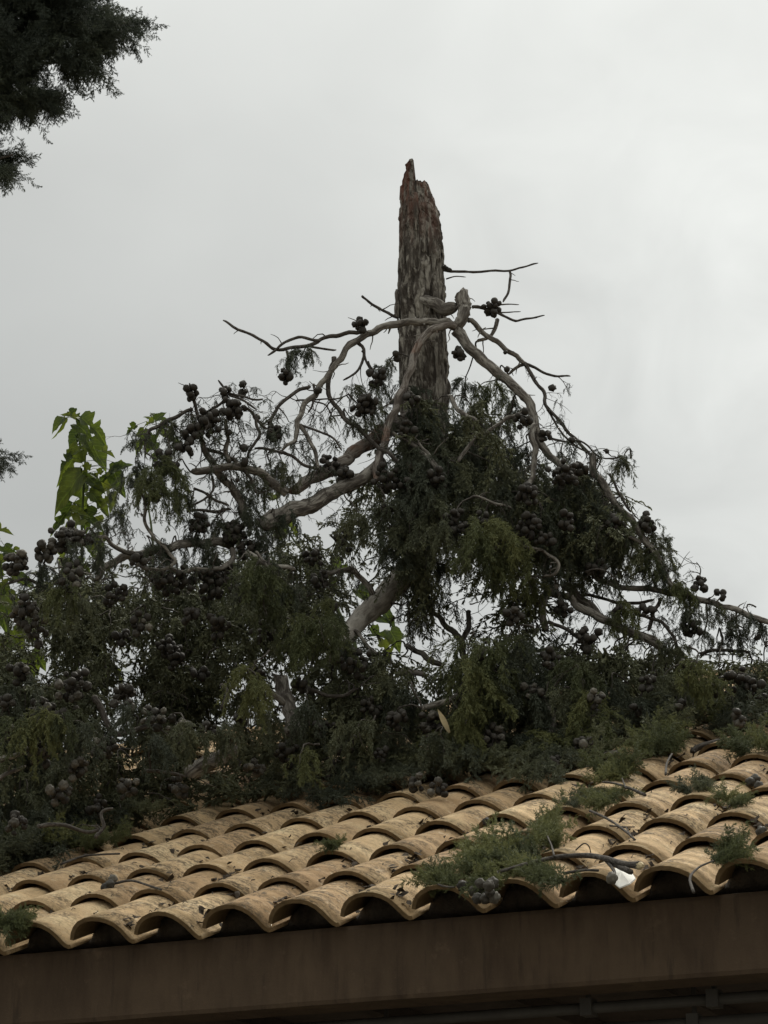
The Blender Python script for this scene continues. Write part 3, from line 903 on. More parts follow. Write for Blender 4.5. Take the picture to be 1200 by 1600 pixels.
L([(62, 914), (38, 906), (10, 912)], -0.85, -0.88, 5, 4, 'twig', M_TWIG)
L([(385, 862), (410, 880), (440, 886), (462, 890)], -0.6, -0.6, 9, 6)
L([(400, 862), (415, 882), (425, 894)], -0.66, -0.66, 4, 3, 'twig')
# central leaning log
L([(668, 825), (642, 882), (606, 926), (576, 957), (546, 990), (520, 1030)], -0.02, -0.40, 42, 38, mat=M_LOG)
L([(582, 930), (566, 905), (552, 886)], -0.22, -0.26, 11, 9)
L([(552, 886), (530, 890), (500, 896)], -0.26, -0.30, 9, 6)
L([(553, 985), (575, 1010), (590, 1022)], -0.36, -0.36, 6, 5, 'twig')
# dark fork against the sky
L([(662, 935), (682, 962), (704, 985), (722, 1000), (728, 1040)], 0.10, 0.05, 8, 14)
L([(732, 955), (734, 978), (724, 1000)], 0.12, 0.08, 9, 10)
L([(634, 1010), (652, 1018), (668, 1030), (690, 1038)], 0.1, 0.05, 9, 11)
L([(664, 948), (676, 940), (680, 925)], 0.1, 0.1, 5, 3, 'twig', M_TWIG)
# right side
L([(924, 708), (930, 742), (962, 788), (996, 826), (1018, 862), (1045, 905)], -0.22, -0.30, 13, 12)
L([(1045, 905), (1062, 925), (1085, 940)], -0.30, -0.3, 10, 8)
L([(930, 900), (965, 915), (1010, 919), (1052, 929), (1100, 938), (1150, 954), (1215, 974)], -0.2, -0.35, 10, 10)
L([(858, 928), (890, 935), (918, 955), (960, 975), (1000, 992), (1035, 1012)], -0.30, -0.35, 12, 16)
L([(880, 912), (912, 938), (938, 962), (975, 985)], -0.24, -0.26, 15, 12)
L([(852, 985), (846, 950), (854, 925), (872, 914)], -0.36, -0.34, 13, 14)
L([(885, 934), (925, 930), (980, 943), (1022, 936)], -0.2, -0.22, 5, 5, 'twig', M_TWIG)
L([(1030, 934), (1022, 960), (1012, 985)], -0.26, -0.26, 6, 6, 'twig', M_TWIG)
L([(1000, 962), (1030, 970), (1050, 990), (1062, 1020)], -0.3, -0.3, 5, 5, 'twig', M_TWIG)
L([(858, 972), (890, 985), (905, 1000)], -0.38, -0.38, 6, 5, 'twig', M_TWIG)
L([(920, 830), (950, 830), (985, 842), (1000, 850)], -0.3, -0.3, 4, 6, 'twig')
L([(945, 830), (940, 850), (942, 862)], -0.3, -0.3, 3, 3, 'twig')
L([(952, 740), (970, 775), (985, 800)], -0.24, -0.26, 4, 4, 'twig', M_TWIG)
L([(1090, 910), (1095, 890), (1088, 878)], -0.3, -0.3, 2, 1.5, 'twig', M_TWIG)
L([(1104, 945), (1105, 970), (1095, 1000)], -0.32, -0.32, 3, 2, 'twig', M_TWIG)
L([(1150, 956), (1150, 985), (1160, 1010)], -0.32, -0.32, 3, 2, 'twig', M_TWIG)
L([(1185, 966), (1190, 985), (1196, 1010)], -0.32, -0.32, 3, 2, 'twig', M_TWIG)
L([(1095, 1022), (1120, 1015), (1150, 1016), (1170, 1020)], -0.3, -0.3, 6, 4, 'twig', M_TWIG)
L([(1125, 985), (1128, 1000), (1122, 1018)], -0.3, -0.3, 3, 5, 'twig', M_TWIG)
L([(855, 640), (872, 668), (890, 690), (912, 705)], -0.15, -0.2, 3.5, 3, 'twig', M_TWIG)
L([(860, 685), (885, 690), (908, 690), (940, 715), (975, 712)], -0.2, -0.25, 4, 2, 'twig', M_TWIG)
L([(700, 620), (720, 645), (748, 662)], -0.2, -0.28, 8, 6)
L([(820, 640), (790, 655), (760, 672), (735, 695), (715, 722)], -0.28, -0.34, 6, 6, 'twig')
L([(655, 690), (672, 715), (692, 748)], -0.35, -0.4, 5, 5, 'twig')
L([(606, 672), (640, 690), (668, 715), (692, 755)], -0.30, -0.42, 7, 5, 'twig')
L([(740, 775), (780, 788), (800, 795)], -0.5, -0.5, 4, 4, 'twig')
L([(812, 852), (848, 860), (872, 880), (868, 895), (850, 902)], -0.5, -0.5, 5, 5, 'twig')
# low limbs resting on the tiles
def roofdy(x, y, w): return roofY(x, y, w) - TY
L([(296, 1210), (330, 1191), (368, 1172)], -0.80, -0.76, 26, 22, wob=.25)
L([(438, 1055), (446, 1085), (458, 1115), (455, 1150)], -0.52, -0.58, 22, 30, wob=.25)
L([(418, 1078), (434, 1090), (448, 1100)], -0.60, -0.56, 9, 11)
L([(148, 1090), (160, 1112), (182, 1146), (215, 1138), (245, 1130)], -0.80, -0.80, 11, 7, mat=M_TWIG)
L([(225, 1204), (262, 1206), (290, 1214)], -.95, -.95, 6, 4, mat=M_TWIG)
L([(0, 1188), (30, 1175), (62, 1160)], -1.15, -1.1, 8, 5)
L([(0, 1218), (22, 1206), (40, 1196)], -1.15, -1.1, 6, 5)
L([(60, 1290), (100, 1292), (140, 1300), (165, 1292)], -1.33, -1.3, 6, 4, mat=M_TWIG)
L([(150, 1310), (162, 1290), (158, 1270), (176, 1262)], -1.33, -1.3, 5, 4, mat=M_TWIG)
L([(660, 1105), (688, 1098), (720, 1085)], -0.7, -0.7, 8, 8)
L([(820, 1195), (850, 1165), (865, 1125), (852, 1095)], -0.75, -0.72, 8, 10)
L([(890, 1218), (930, 1190), (975, 1170)], -1.05, -0.9, 8, 7)
L([(1080, 1172), (1110, 1162), (1150, 1160), (1200, 1152)], -0.95, -0.95, 10, 8, mat=M_TWIG)
L([(626, 1050), (644, 1051), (664, 1058)], -0.30, -0.32, 12, 9, mat=M_LIMBRED)
L([(345, 1070), (352, 1085), (348, 1110)], -0.70, -0.70, 6, 8, mat=M_TWIG)
L([(480, 1075), (520, 1088), (560, 1075)], -0.62, -0.58, 6, 5, mat=M_TWIG)

# ---- foliage cover of the fallen top
from bisect import bisect
BL = [(-120, 1400), (0, 1362), (90, 1335), (200, 1300), (330, 1268), (480, 1252), (640, 1233), (800, 1214), (930, 1192), (1000, 1168), (1100, 1150), (1200, 1132), (1330, 1105)]
def bline(x): return float(np.interp(x, [b[0] for b in BL], [b[1] for b in BL]))
def front(x): 
    return roofY(x, bline(x), 0.02)
def inside(x, y, poly):
    c = False; j = len(poly) - 1
    for i in range(len(poly)):
        xi, yi = poly[i]; xj, yj = poly[j]
        if (yi > y) != (yj > y) and x < (xj - xi) * (y - yi) / (yj - yi) + xi: c = not c
        j = i
    return c
MASS = [(-90, 940), (-40, 915), (40, 900), (90, 878), (150, 868), (190, 880), (260, 880), (330, 875), (400, 850), (430, 835), (480, 805), (540, 780), (575, 745), (620, 700), (640, 625), (690, 630), (720, 615), (762, 660), (795, 712), (830, 740), (850, 770), (885, 735), (922, 735), (955, 785), (995, 828), (1025, 868), (1040, 895), (905, 905), (850, 905), (820, 960), (840, 985),
        (905, 1010), (960, 1000), (1035, 1015), (1100, 1030), (1210, 1022), (1300, 1020), (1300, 1110), (1200, 1110), (1100, 1125), (1000, 1145), (930, 1165), (800, 1190), (640, 1210), (480, 1228), (330, 1243), (200, 1275), (90, 1310), (0, 1340), (-90, 1365)]
HOLES = [(705, 945, 30), (718, 985, 34), (675, 1005, 24), (690, 1018, 20), (575, 872, 13), (690, 905, 14), (712, 915, 18), (575, 955, 36), (556, 982, 24), (600, 925, 14), (770, 990, 14),
         (950, 930, 20), (1000, 935, 24), (900, 955, 14), (870, 950, 14), (845, 950, 18), (432, 812, 22), (470, 790, 22), (520, 765, 18), (600, 690, 18), (560, 700, 14), (200, 880, 16), (75, 1040, 9), (215, 1040, 10), (195, 1060, 8), (355, 1085, 9), (440, 1090, 24), (335, 1190, 26), (185, 1135, 16), (648, 1050, 14), (700, 690, 9), (6, 955, 20), (45, 1035, 8)]
CL = []      # (point, kind, scale, zscale, material key)
rf = random.Random(21)
def add_clump(x, y, sc_, kind='hang', lit=0, Y=None, depth=None):
    yb = bline(x)
    Yf = front(x)
    ry = min(roofY(x, y, 0.06), 14.0)
    if Y is None:
        t = min(1.0, max(0.0, (yb - y) / 420.0))           # the heap leans back with height
        near = Yf + 0.06 + 0.42 * t
        far = min(ry - 0.02, near + 1.05)
        if far < near: near = far - 0.05
        dpt = rf.random() ** 1.1 if depth is None else depth
        Y = near + (far - near) * dpt
    p = at(x, y, Y)
    cz = clear_of_roof(p)
    if cz < 0.02: return
    zs = sc_
    if kind == 'hang' and cz < 0.30 * sc_:
        if cz < 0.10: kind = 'flat'
        else: zs = max(0.35, cz / 0.30)
    CL.append((p, kind, sc_, zs, lit, x, y))
def hole_ok(x, y, rpx=22, drop=75):
    for hx, hy, hr in HOLES:
        # a hanging clump covers about x +- rpx, y .. y + drop
        if abs(x - hx) < hr + rpx * 0.55 and y - 12 < hy + hr and y + drop > hy - hr * 0.6: return False
    return True
# hand-placed edge sprays: x, y of the upper end, size, brightness
for (x, y, s, lit, dy) in ((462, 545, .42, 0, -.36), (448, 560, .36, 0, -.36), (478, 540, .4, 0, -.34), (432, 668, .35, 0, -.44), (421, 672, .3, 0, -.44), (440, 720, .42, 0, -.45), (425, 735, .4, 0, -.45), (455, 745, .45, 0, -.45),
                           (562, 600, .5, 0, -.30), (585, 588, .5, 0, -.26), (600, 575, .4, 0, -.24), (570, 640, .5, 0, -.32), (548, 655, .35, 0, -.32), (590, 640, .45, 0, -.3), (518, 650, .18, 0, -.34), (610, 560, .3, 0, -.22),
                           (640, 600, .6, 0, -.20), (662, 640, .8, 0, -.24), (640, 660, .7, 0, -.28), (690, 640, .7, 0, -.2), (680, 700, .9, 0, -.3), (625, 720, .7, 0, -.4),
                           (728, 590, .55, 0, .05), (750, 600, .6, 1, .05), (775, 600, .55, 1, .08), (740, 640, .7, 0, .0), (800, 625, .5, 0, -.05), (765, 690, .7, 0, -.1), (720, 740, .8, 0, -.3), (812, 640, .45, 0, .0),
                           (250, 725, .72, 1, -.72), (228, 735, .7, 1, -.74), (272, 730, .68, 1, -.70), (250, 760, .6, 1, -.78), (215, 682, .42, 0, -.68), (212, 720, .5, 0, -.66), (285, 770, .45, 0, -.62), (196, 745, .45, 0, -.6), (300, 645, .4, 0, -.6), (330, 650, .42, 0, -.6), (270, 660, .4, 0, -.64), (282, 690, .4, 0, -.62), (180, 790, .5, 0, -.6), (160, 815, .4, 0, -.6),
                           (400, 605, .15, 0, -.6), (375, 770, .5, 0, -.5), (395, 745, .45, 0, -.5), (410, 760, .4, 1, -.5), (340, 810, .4, 0, -.55), (318, 800, .35, 0, -.55), (332, 770, .22, 0, -.55),
                           (965, 718, .45, 0, -.25), (976, 712, .32, 0, -.25), (920, 742, .45, 0, -.2), (905, 770, .55, 0, -.2), (935, 790, .55, 0, -.2), (960, 800, .5, 0, -.25), (1018, 815, .45, 0, -.28), (1032, 835, .45, 0, -.28), (1010, 850, .5, 0, -.25), (985, 860, .5, 0, -.2), (1040, 875, .5, 0, -.3), (1055, 905, .5, 1, -.32), (1072, 915, .5, 1, -.34), (1080, 930, .4, 0, -.32), (1000, 880, .4, 0, -.25), (960, 870, .45, 0, -.2),
                           (975, 945, .55, 1, -.38), (990, 960, .5, 1, -.36), (960, 960, .4, 0, -.36), (1078, 955, .4, 0, -.34), (1110, 950, .3, 0, -.32), (1150, 960, .35, 0, -.3), (1165, 985, .4, 0, -.3), (1140, 985, .35, 0, -.3), (1190, 975, .35, 0, -.3), (1095, 985, .35, 0, -.3), (1120, 1000, .3, 0, -.3), (1035, 1000, .5, 0, -.34), (1060, 1010, .5, 0, -.34),
                           (655, 880, .7, 0, -.1), (668, 930, .6, 0, .05), (650, 905, .7, 0, -.05), (690, 880, .5, 0, .0), (705, 870, .4, 0, -.1), (655, 960, .5, 0, .08), (720, 870, .35, 0, -.1), (640, 860, .6, 0, -.2), (540, 1000, .5, 0, -.5), (520, 960, .5, 1, -.5), (505, 940, .5, 1, -.5), (490, 965, .6, 1, -.52),
                           (760, 812, .9, 1, -.62), (745, 830, .85, 1, -.64), (785, 830, .9, 1, -.60), (800, 850, .7, 1, -.58), (770, 860, .8, 1, -.62), (735, 850, .6, 0, -.6), (700, 825, .7, 0, -.55),
                           (735, 1000, .85, 1, -.72), (765, 1010, .9, 1, -.74), (790, 1000, .85, 1, -.72), (720, 1040, .9, 1, -.76), (750, 1050, .9, 1, -.78), (780, 1050, .8, 1, -.76), (735, 1090, .8, 1, -.80), (815, 1005, .7, 0, -.7), (730, 1130, .55, 1, -.82),
                           (905, 1040, .85, 1, -.80), (920, 1080, .8, 1, -.82), (890, 1080, .8, 0, -.80), (925, 1120, .65, 1, -.86), (910, 1140, .6, 1, -.86), (1090, 1030, .6, 1, -.8), (1075, 1050, .6, 1, -.8), (1100, 1060, .5, 1, -.8),
                           (395, 880, .8, 1, -.75), (420, 890, .75, 1, -.74), (410, 930, .7, 1, -.78), (380, 910, .7, 0, -.75), (440, 910, .6, 0, -.7), (500, 970, .8, 1, -.7), (475, 990, .75, 1, -.72), (525, 985, .6, 1, -.66), (60, 1120, .7, 1, -1.2), (40, 1125, .7, 1, -1.2), (75, 1110, .6, 1, -1.2), (100, 1115, .5, 1, -1.18), (395, 1040, .7, 1, -.9), (410, 1070, .6, 1, -.9), (470, 1180, .5, 1, -.95), (100, 920, .6, 1, -.9), (125, 930, .6, 0, -.9),
                           (300, 830, .5, 0, -.6), (330, 850, .55, 0, -.62), (270, 850, .6, 0, -.6), (400, 830, .6, 0, -.55), (430, 820, .55, 0, -.5), (385, 800, .5, 0, -.56), (355, 815, .45, 0, -.56), (450, 800, .5, 0, -.5), (240, 850, .5, 0, -.66), (160, 850, .5, 0, -.8), (120, 850, .45, 0, -.85), (60, 880, .5, 0, -.9),
                           (740, 700, .8, 0, -.25), (770, 730, .8, 0, -.3), (800, 750, .7, 0, -.32), (700, 730, .9, 0, -.35), (660, 740, .9, 0, -.40), (630, 770, .9, 0, -.42), (680, 790, .9, 0, -.45), (845, 730, .6, 0, -.3), (870, 760, .65, 0, -.3), (850, 800, .7, 0, -.4), (880, 830, .7, 0, -.35), (905, 800, .6, 0, -.3), (930, 830, .6, 0, -.3), (900, 850, .6, 0, -.3), (950, 850, .5, 0, -.28), (880, 790, .6, 1, -.36), (860, 860, .6, 0, -.36), (915, 760, .5, 0, -.26), (975, 830, .5, 0, -.28), (940, 770, .55, 0, -.24), (965, 810, .6, 1, -.3), (990, 850, .55, 0, -.3), (1010, 870, .5, 1, -.32), (930, 860, .55, 0, -.3), (900, 905, .4, 0, -.3), (1030, 890, .45, 0, -.3), (950, 905, .35, 0, -.3), (850, 890, .55, 0, -.36), (825, 900, .6, 1, -.45), (1125, 950, .35, 0, -.34), (1175, 965, .35, 0, -.34), (830, 760, .6, 0, -.3), (800, 700, .5, 0, -.2), (780, 660, .55, 0, -.1), (825, 700, .45, 0, -.2), (600, 790, .8, 0, -.45), (560, 800, .7, 0, -.45), (660, 680, .8, 0, -.3), (640, 820, .8, 0, -.45), (610, 850, .7, 0, -.42),
                           (320, 1140, .6, 0, -.92), (290, 1130, .6, 0, -.95), (350, 1130, .6, 0, -.9), (420, 1110, .6, 0, -.8), (480, 1100, .7, 0, -.75), (200, 1100, .6, 0, -1.0), (240, 1150, .6, 0, -1.05), (130, 1130, .7, 0, -1.1), (690, 1150, .7, 0, -.85), (560, 1130, .8, 0, -.8), (640, 1080, .7, 0, -.6), (600, 1060, .7, 0, -.55)):
    add_clump(x, y, s, 'hang', lit, TY + dy)
n_hand = len(CL)
# fill of the mass, nearest layer to farthest
step = 33
yy = 640
tries = []
while yy < 1360:
    xx = -90
    while xx < 1300:
        for layer in ((0, 1, 2) if rf.random() < .6 else (0, 1)):
            tries.append((xx + rf.uniform(-17, 17), yy + rf.uniform(-18, 18), layer))
        xx += step * 1.25
    yy += step * 1.15
rf.shuffle(tries)
for (x, y, layer) in tries:
    if not inside(x, y, MASS): continue
    s = rf.uniform(0.65, 1.05)
    if y < 900: s *= 0.85
    room = (bline(x) - y) / 110.0
    if not hole_ok(x, y, 26 * s, 105 * s): continue
    # keep the upper edge, where the sky shows through, thinner
    if y < 880 and x < 430 and rf.random() < 0.25: continue
    add_clump(x, y, s, 'hang', 1 if rf.random() < 0.15 else 0, None, (rf.random() * 0.45) if layer == 0 else rf.uniform(0.4, 1.0))
for (x0, x1, y0, y1, n) in ((60, 560, 870, 1010, 60), (-60, 420, 990, 1120, 75), (690, 900, 640, 860, 80), (820, 1040, 735, 890, 85), (860, 1060, 960, 1030, 14), (240, 430, 1080, 1190, 26), (560, 660, 780, 900, 14), (430, 620, 1030, 1130, 20), (880, 1250, 1020, 1100, 24)):
    for k in range(n):
        x, y = rf.uniform(x0, x1), rf.uniform(y0, y1); s = rf.uniform(.6, .95)
        if not inside(x, y, MASS) or not hole_ok(x, y, 26 * s, 100 * s): continue
        add_clump(x, y, s, 'hang', 0, None, rf.uniform(0.25, 1.0))
# matted foliage lying on the tiles along the lower edge
for k in range(38):
    x = rf.uniform(-80, 1280)
    y = bline(x) - rf.uniform(-6, 60)
    Y = roofY(x, y, 0.03)
    if Y > 14: continue
    CL.append((at(x, y, Y), 'flat', rf.uniform(0.7, 1.1), 1.0, 1 if rf.random() < 0.12 else 0, x, y))
def hvec(): return rf.uniform(0, 2 * math.pi)
fill = sorted(CL[n_hand:], key=lambda c: c[0].y)
ordered = CL[:n_hand] + fill
fvs, ffs, nb = [], [], 0
for i, (p, kind, s, zs, lit, x, y) in enumerate(ordered):
    lib = LIB[kind]; j = rf.randrange(len(lib))
    if kind == 'flat':
        q = BASIS.to_3x3() @ Matrix.Rotation(hvec(), 3, 'Z')
        mw = Matrix.Translation(p) @ q.to_4x4() @ Matrix.Diagonal((s, s, s * 0.9, 1))
    else:
        mw = Matrix.Translation(p) @ Matrix.Rotation(hvec(), 4, 'Z') @ Matrix.Rotation(R(rf.uniform(-8, 8)), 4, 'X') @ Matrix.Diagonal((s, s, zs, 1))
    if i < 300:
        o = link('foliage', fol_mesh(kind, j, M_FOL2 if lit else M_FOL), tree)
        o.matrix_basis = mw
        o['kind'] = 'stuff'
    else:
        V, Fc = LIBLO[kind][j % 6]
        A = np.array(mw)
        fvs.append(V @ A[:3, :3].T + A[:3, 3]); ffs.append(Fc + nb); nb += len(V)
if fvs:
    o = link('foliage_mass', mesh_np('foliage_mass', np.concatenate(fvs), np.concatenate(ffs)), tree, M_FOL)
    o['kind'] = 'stuff'
import sys; sys.stderr.write('clumps %d joined %d tris %d\n' % (len(ordered), len(fvs), sum(len(f) for f in ffs)))
print('clumps', len(ordered), 'joined', len(fvs), 'verts', nb)

# ---- thin twigs carrying the sprays, and bare ones hanging in the heap
LP = np.array([p[:] for p, _ in LIMB_PTS])
tw = MB()
for i, (p, kind, s, zs, lit, x, y) in enumerate(ordered):
    if kind == 'flat' or rf.random() < 0.25: continue
    d = np.linalg.norm(LP - np.array(p), axis=1); k = int(np.argmin(d))
    if d[k] > 0.20 or d[k] < 0.02: 
        q = p + Vector((rf.uniform(-.07, .07), rf.uniform(0, .10), rf.uniform(.0, .07)))
    else: q = Vector(LP[k])
    mid = (p + q) / 2 + Vector((rf.uniform(-.03, .03), rf.uniform(-.03, .03), rf.uniform(-.01, .06)))
    end = p + Vector((rf.uniform(-.02, .02), rf.uniform(-.02, .02), -0.12 * zs))
    C = crom([q, mid, p, end], 4)
    C = [c_ + Vector((rgh(c_, 30), rgh(c_ + Vector((3, 0, 0)), 30), rgh(c_ + Vector((0, 3, 0)), 30))) * .012 for c_ in C]
    tw.tube(C, [0.0045 - 0.003 * t / (len(C) - 1) for t in range(len(C))], 4, 0, False)
tw_o = tw.build('hidden_twigs', M_TWIG, tree, True); tw_o.name = 'carrying_twigs'; tw_o['kind'] = 'stuff'
rq = random.Random(61)
ft = MB(); TIPS = []
def ramify(p, d, l, r0, depth):
    C = [p]; n_ = 5
    for i in range(n_):
        d = (d + Vector((rq.gauss(0, .28), rq.gauss(0, .22), rq.gauss(0, .28) - .10))).normalized()
        C.append(C[-1] + d * l / n_)
        if depth and rq.random() < .42:
            a_ = Vector((rq.gauss(0, 1), rq.gauss(0, .7), rq.gauss(0, 1)))
            ramify(C[-1], (d + a_ * .8).normalized(), l * rq.uniform(.35, .6), r0 * .62, depth - 1)
    ft.tube(crom(C, 2), [r0 * (1 - .65 * i / (2 * n_)) for i in range(2 * n_ + 1)], 4, 0, False)
    TIPS.append((C[-1], d))
for (p, r_) in LIMB_PTS:
    q = p - CAM; zz = q.y * CP + q.z * SP; x, y = 600 + F * q.x / zz, 800 - F * (q.z * CP - q.y * SP) / zz
    if y < 560 or y > 1010: continue
    if 640 < x < 720 and y < 640: continue
    if rq.random() > (.48 if y > 600 else .18): continue
    ramify(p, Vector((rq.gauss(0, 1), rq.gauss(0, .6), rq.gauss(0, .7) - .35)).normalized(), rq.uniform(.06, .19), rq.uniform(.0016, .0028), 2)
o = ft.build('fine_twigs', M_TWIG, tree, True); o['kind'] = 'stuff'
def mini_spray(seed):
    rg = np.random.default_rng(seed); V1, F1, k = [], [], 0
    for j in range(2):
        S_, E2, R2, Q2 = spray_segments(rg, rg.uniform(.2, .3), (rg.normal(), rg.normal(), -.4), .7, .14, nb=8, rk=3.2, ntw=2, tw=.03, side=.09)
        for V, Fc in (prisms(S_[~Q2], E2[~Q2], R2[~Q2], rg), ribbons(S_[Q2], E2[Q2], R2[Q2], rg)):
            V1.append(V); F1.append(Fc + k); k += len(V)
    return np.concatenate(V1), np.concatenate(F1)
MINI = [mini_spray(900 + i) for i in range(5)]
tv, tf, nb = [], [], 0
for (p, d) in TIPS:                      # small feathery sprays left on some of the tips
    if rq.random() > (.08 if p.z > 5.62 else .20): continue
    V, Fc = LIBLO['hang'][rq.randrange(6)]
    s = rq.uniform(.10, .20) if p.z > 5.62 else rq.uniform(.14, .32)
    A = np.array(Matrix.Translation(p) @ Matrix.Rotation(rq.uniform(0, 6.28), 4, 'Z') @ Matrix.Diagonal((s, s, s * 1.1, 1)))
    V, Fc = MINI[rq.randrange(5)]
    tv.append(V @ A[:3, :3].T + A[:3, 3]); tf.append(Fc + nb); nb += len(V)
o = link('tip_sprays', mesh_np('tip_sprays', np.concatenate(tv), np.concatenate(tf)), tree, M_FOL); o['kind'] = 'stuff'
rb = random.Random(5)
for k in range(110):
    for _ in range(40):
        x, y = rb.uniform(-10, 1210), rb.uniform(700, 1290)
        if inside(x, y, MASS): break
    t = min(1.0, max(0.0, (bline(x) - y) / 420.0))
    Y = front(x) + 0.06 + 0.70 * t + rb.uniform(0, .18)
    if Y > roofY(x, y, 0.05): Y = roofY(x, y, 0.05) - .03
    p = at(x, y, Y); a = rb.uniform(-math.pi, math.pi); l = rb.uniform(.05, .16)
    C = [p]
    d = Vector((math.cos(a), rb.uniform(-.3, .3), math.sin(a) * 0.7))
    for i in range(4):
        d = (d + Vector((rb.uniform(-.5, .5), rb.uniform(-.3, .3), rb.uniform(-.6, .4)))).normalized()
        q = C[-1] + d * l / 4
        if clear_of_roof(q) < 0.02: q = q + Vector((0, 0, 0.03))
        C.append(q)
    C = crom(C, 3); r0 = rb.uniform(.0022, .0055)
    MB().tube(C, [r0 * (1 - 0.55 * i / len(C)) for i in range(len(C))], 5, 0.1).build('bare_twig', rb.choice((M_LIMB, M_TWIG, M_TWIG)), tree, True)

# ---- cones
CLUST = [(103, 840, 24, 14), (71, 862, 14, 7), (94, 852, 14, 5), (26, 880, 18, 9), (38, 953, 24, 14), (259, 724, 20, 10), (238, 776, 10, 4), (296, 613, 11, 6), (364, 638, 17, 10), (352, 612, 10, 4), (380, 606, 9, 3), (401, 652, 1, 1), (358, 676, 1, 1), (381, 700, 1, 1), (382, 722, 1, 1), (334, 722, 1, 1), (350, 746, 3, 1), (371, 750, 1, 1), (398, 735, 3, 1),
    (326, 660, 20, 9), (372, 832, 22, 14), (386, 860, 13, 8), (270, 907, 32, 18), (337, 911, 36, 26), (382, 926, 14, 7), (311, 821, 15, 7), (214, 877, 12, 4), (128, 842, 16, 6), (112, 900, 22, 7), (262, 1012, 20, 9), (412, 986, 20, 9), (191, 994, 14, 4), (112, 1076, 30, 14), (195, 1084, 22, 9), (270, 1030, 14, 5), (62, 1110, 20, 9), (95, 1122, 12, 5), (162, 1167, 18, 10), (120, 1200, 16, 7), (450, 1180, 18, 8), (25, 1283, 18, 6), (375, 1120, 14, 4), (8, 1098, 12, 4), (312, 1054, 16, 5), (400, 1058, 16, 5),
    (504, 1012, 12, 4), (558, 1037, 24, 12), (580, 1108, 20, 7), (620, 1125, 16, 7), (596, 1180, 12, 4), (650, 1222, 12, 4), (442, 1171, 14, 5), (775, 1152, 20, 8), (755, 1035, 22, 10), (725, 1083, 14, 6), (685, 1232, 12, 4), (508, 1137, 16, 5), (710, 820, 26, 15), (755, 813, 16, 7), (824, 772, 16, 9), (824, 820, 20, 11), (879, 742, 26, 14), (684, 752, 20, 9), (888, 815, 14, 5), (907, 733, 12, 4), (948, 705, 1, 1), (1010, 815, 15, 7), (962, 820, 18, 9), (930, 889, 16, 8), (966, 902, 10, 3), (1095, 914, 11, 4), (1122, 926, 10, 3), (1007, 953, 14, 6), (1078, 980, 16, 8), (920, 998, 18, 8), (971, 953, 14, 5), (879, 953, 12, 4), (748, 847, 12, 4), (895, 687, 4, 2), (850, 682, 9, 4), (863, 609, 4, 2), (801, 962, 14, 5), (1108, 1077, 18, 6), (1080, 1040, 14, 4), (930, 1090, 14, 5), (1184, 996, 1, 1), (697, 418, 7, 3), (770, 481, 15, 8), (717, 553, 9, 4), (789, 551, 4, 2), (792, 577, 3, 1), (563, 508, 12, 6), (588, 588, 16, 6), (570, 634, 20, 12), (647, 624, 14, 5), (619, 553, 7, 2), (638, 673, 14, 5), (446, 589, 12, 6), (430, 677, 11, 6), (497, 610, 1, 1), (513, 733, 18, 9), (602, 746, 20, 9), (640, 760, 14, 5),
    (816, 655, 13, 6), (540, 742, 14, 5), (300, 675, 16, 6), (290, 700, 14, 4), (930, 1120, 14, 5), (915, 1165, 14, 6), (1150, 1060, 20, 6), (1010, 1070, 16, 4), (180, 930, 20, 7), (60, 985, 20, 6), (220, 975, 16, 5), (490, 870, 16, 5), (540, 845, 14, 4), (560, 820, 14, 4), (600, 800, 14, 5), (470, 1070, 12, 4), (340, 975, 20, 7), (300, 960, 16, 5), (450, 935, 18, 7), (500, 905, 14, 5), (520, 950, 10, 4), (640, 835, 14, 4), (850, 840, 14, 5), (860, 1030, 16, 5), (830, 1080, 16, 5), (670, 1130, 18, 6), (240, 1120, 20, 7), (280, 1140, 20, 6), (30, 1050, 16, 5), (60, 1180, 18, 6), (20, 1150, 12, 4), (200, 1230, 18, 6), (330, 1140, 14, 5), (540, 1160, 18, 6), (400, 1200, 16, 5), (1060, 1110, 18, 4), (1180, 1080, 16, 5), (1160, 1120, 16, 4), (990, 1110, 14, 3), (90, 1240, 20, 6), (150, 1260, 16, 5), (280, 1230, 16, 5), (520, 1210, 16, 4), (740, 1195, 14, 4), (860, 1190, 14, 5)]
rcn = random.Random(17)
CONES = []
for (cx, cy, cr, n) in CLUST:
    base = None
    t = min(1.0, max(0.0, (bline(cx) - cy) / 420.0))
    Yc = front(cx) + 0.02 + 0.38 * t
    p0 = np.array(at(cx, cy, Yc))
    dl = np.linalg.norm((LP - p0) * np.array([1, 0.25, 1]), axis=1); k = int(np.argmin(dl))
    if dl[k] < 0.16: Yc = min(Yc + 0.3, float(LP[k][1]) - 0.03)
    if not inside(cx, cy + 20, MASS) and dl[k] < 0.5: Yc = float(LP[k][1]) - 0.02
    Yc = min(Yc, roofY(cx, cy, 0.05) - 0.03)
    K = ppm(Yc); c = at(cx, cy, Yc); rad = cr * 1.08 / K
    pts = []
    n = n if n < 4 else int(n * 1.9)
    for _ in range(n * 16):
        if len(pts) >= n: break
        v = Vector((rcn.gauss(0, .5), rcn.gauss(0, .5), rcn.gauss(0, .5)))
        if v.length > 1.0: continue
        q = c + v * rad if n > 1 else c.copy()
        s = rcn.choice((rcn.uniform(.62, .85), rcn.uniform(0.85, 1.12), rcn.uniform(0.85, 1.18)))
        if any((q - a).length < 0.0165 * (s + b) * 0.74 for a, b in pts): continue
        if clear_of_roof(q) < 0.015: continue
        pts.append((q, s))
    for q, s in pts: CONES.append((q, s, c))
print('cones', len(CONES))
CONES.sort(key=lambda a: a[0].y)
stk = MB(); cv, cf, nb = [], [], 0
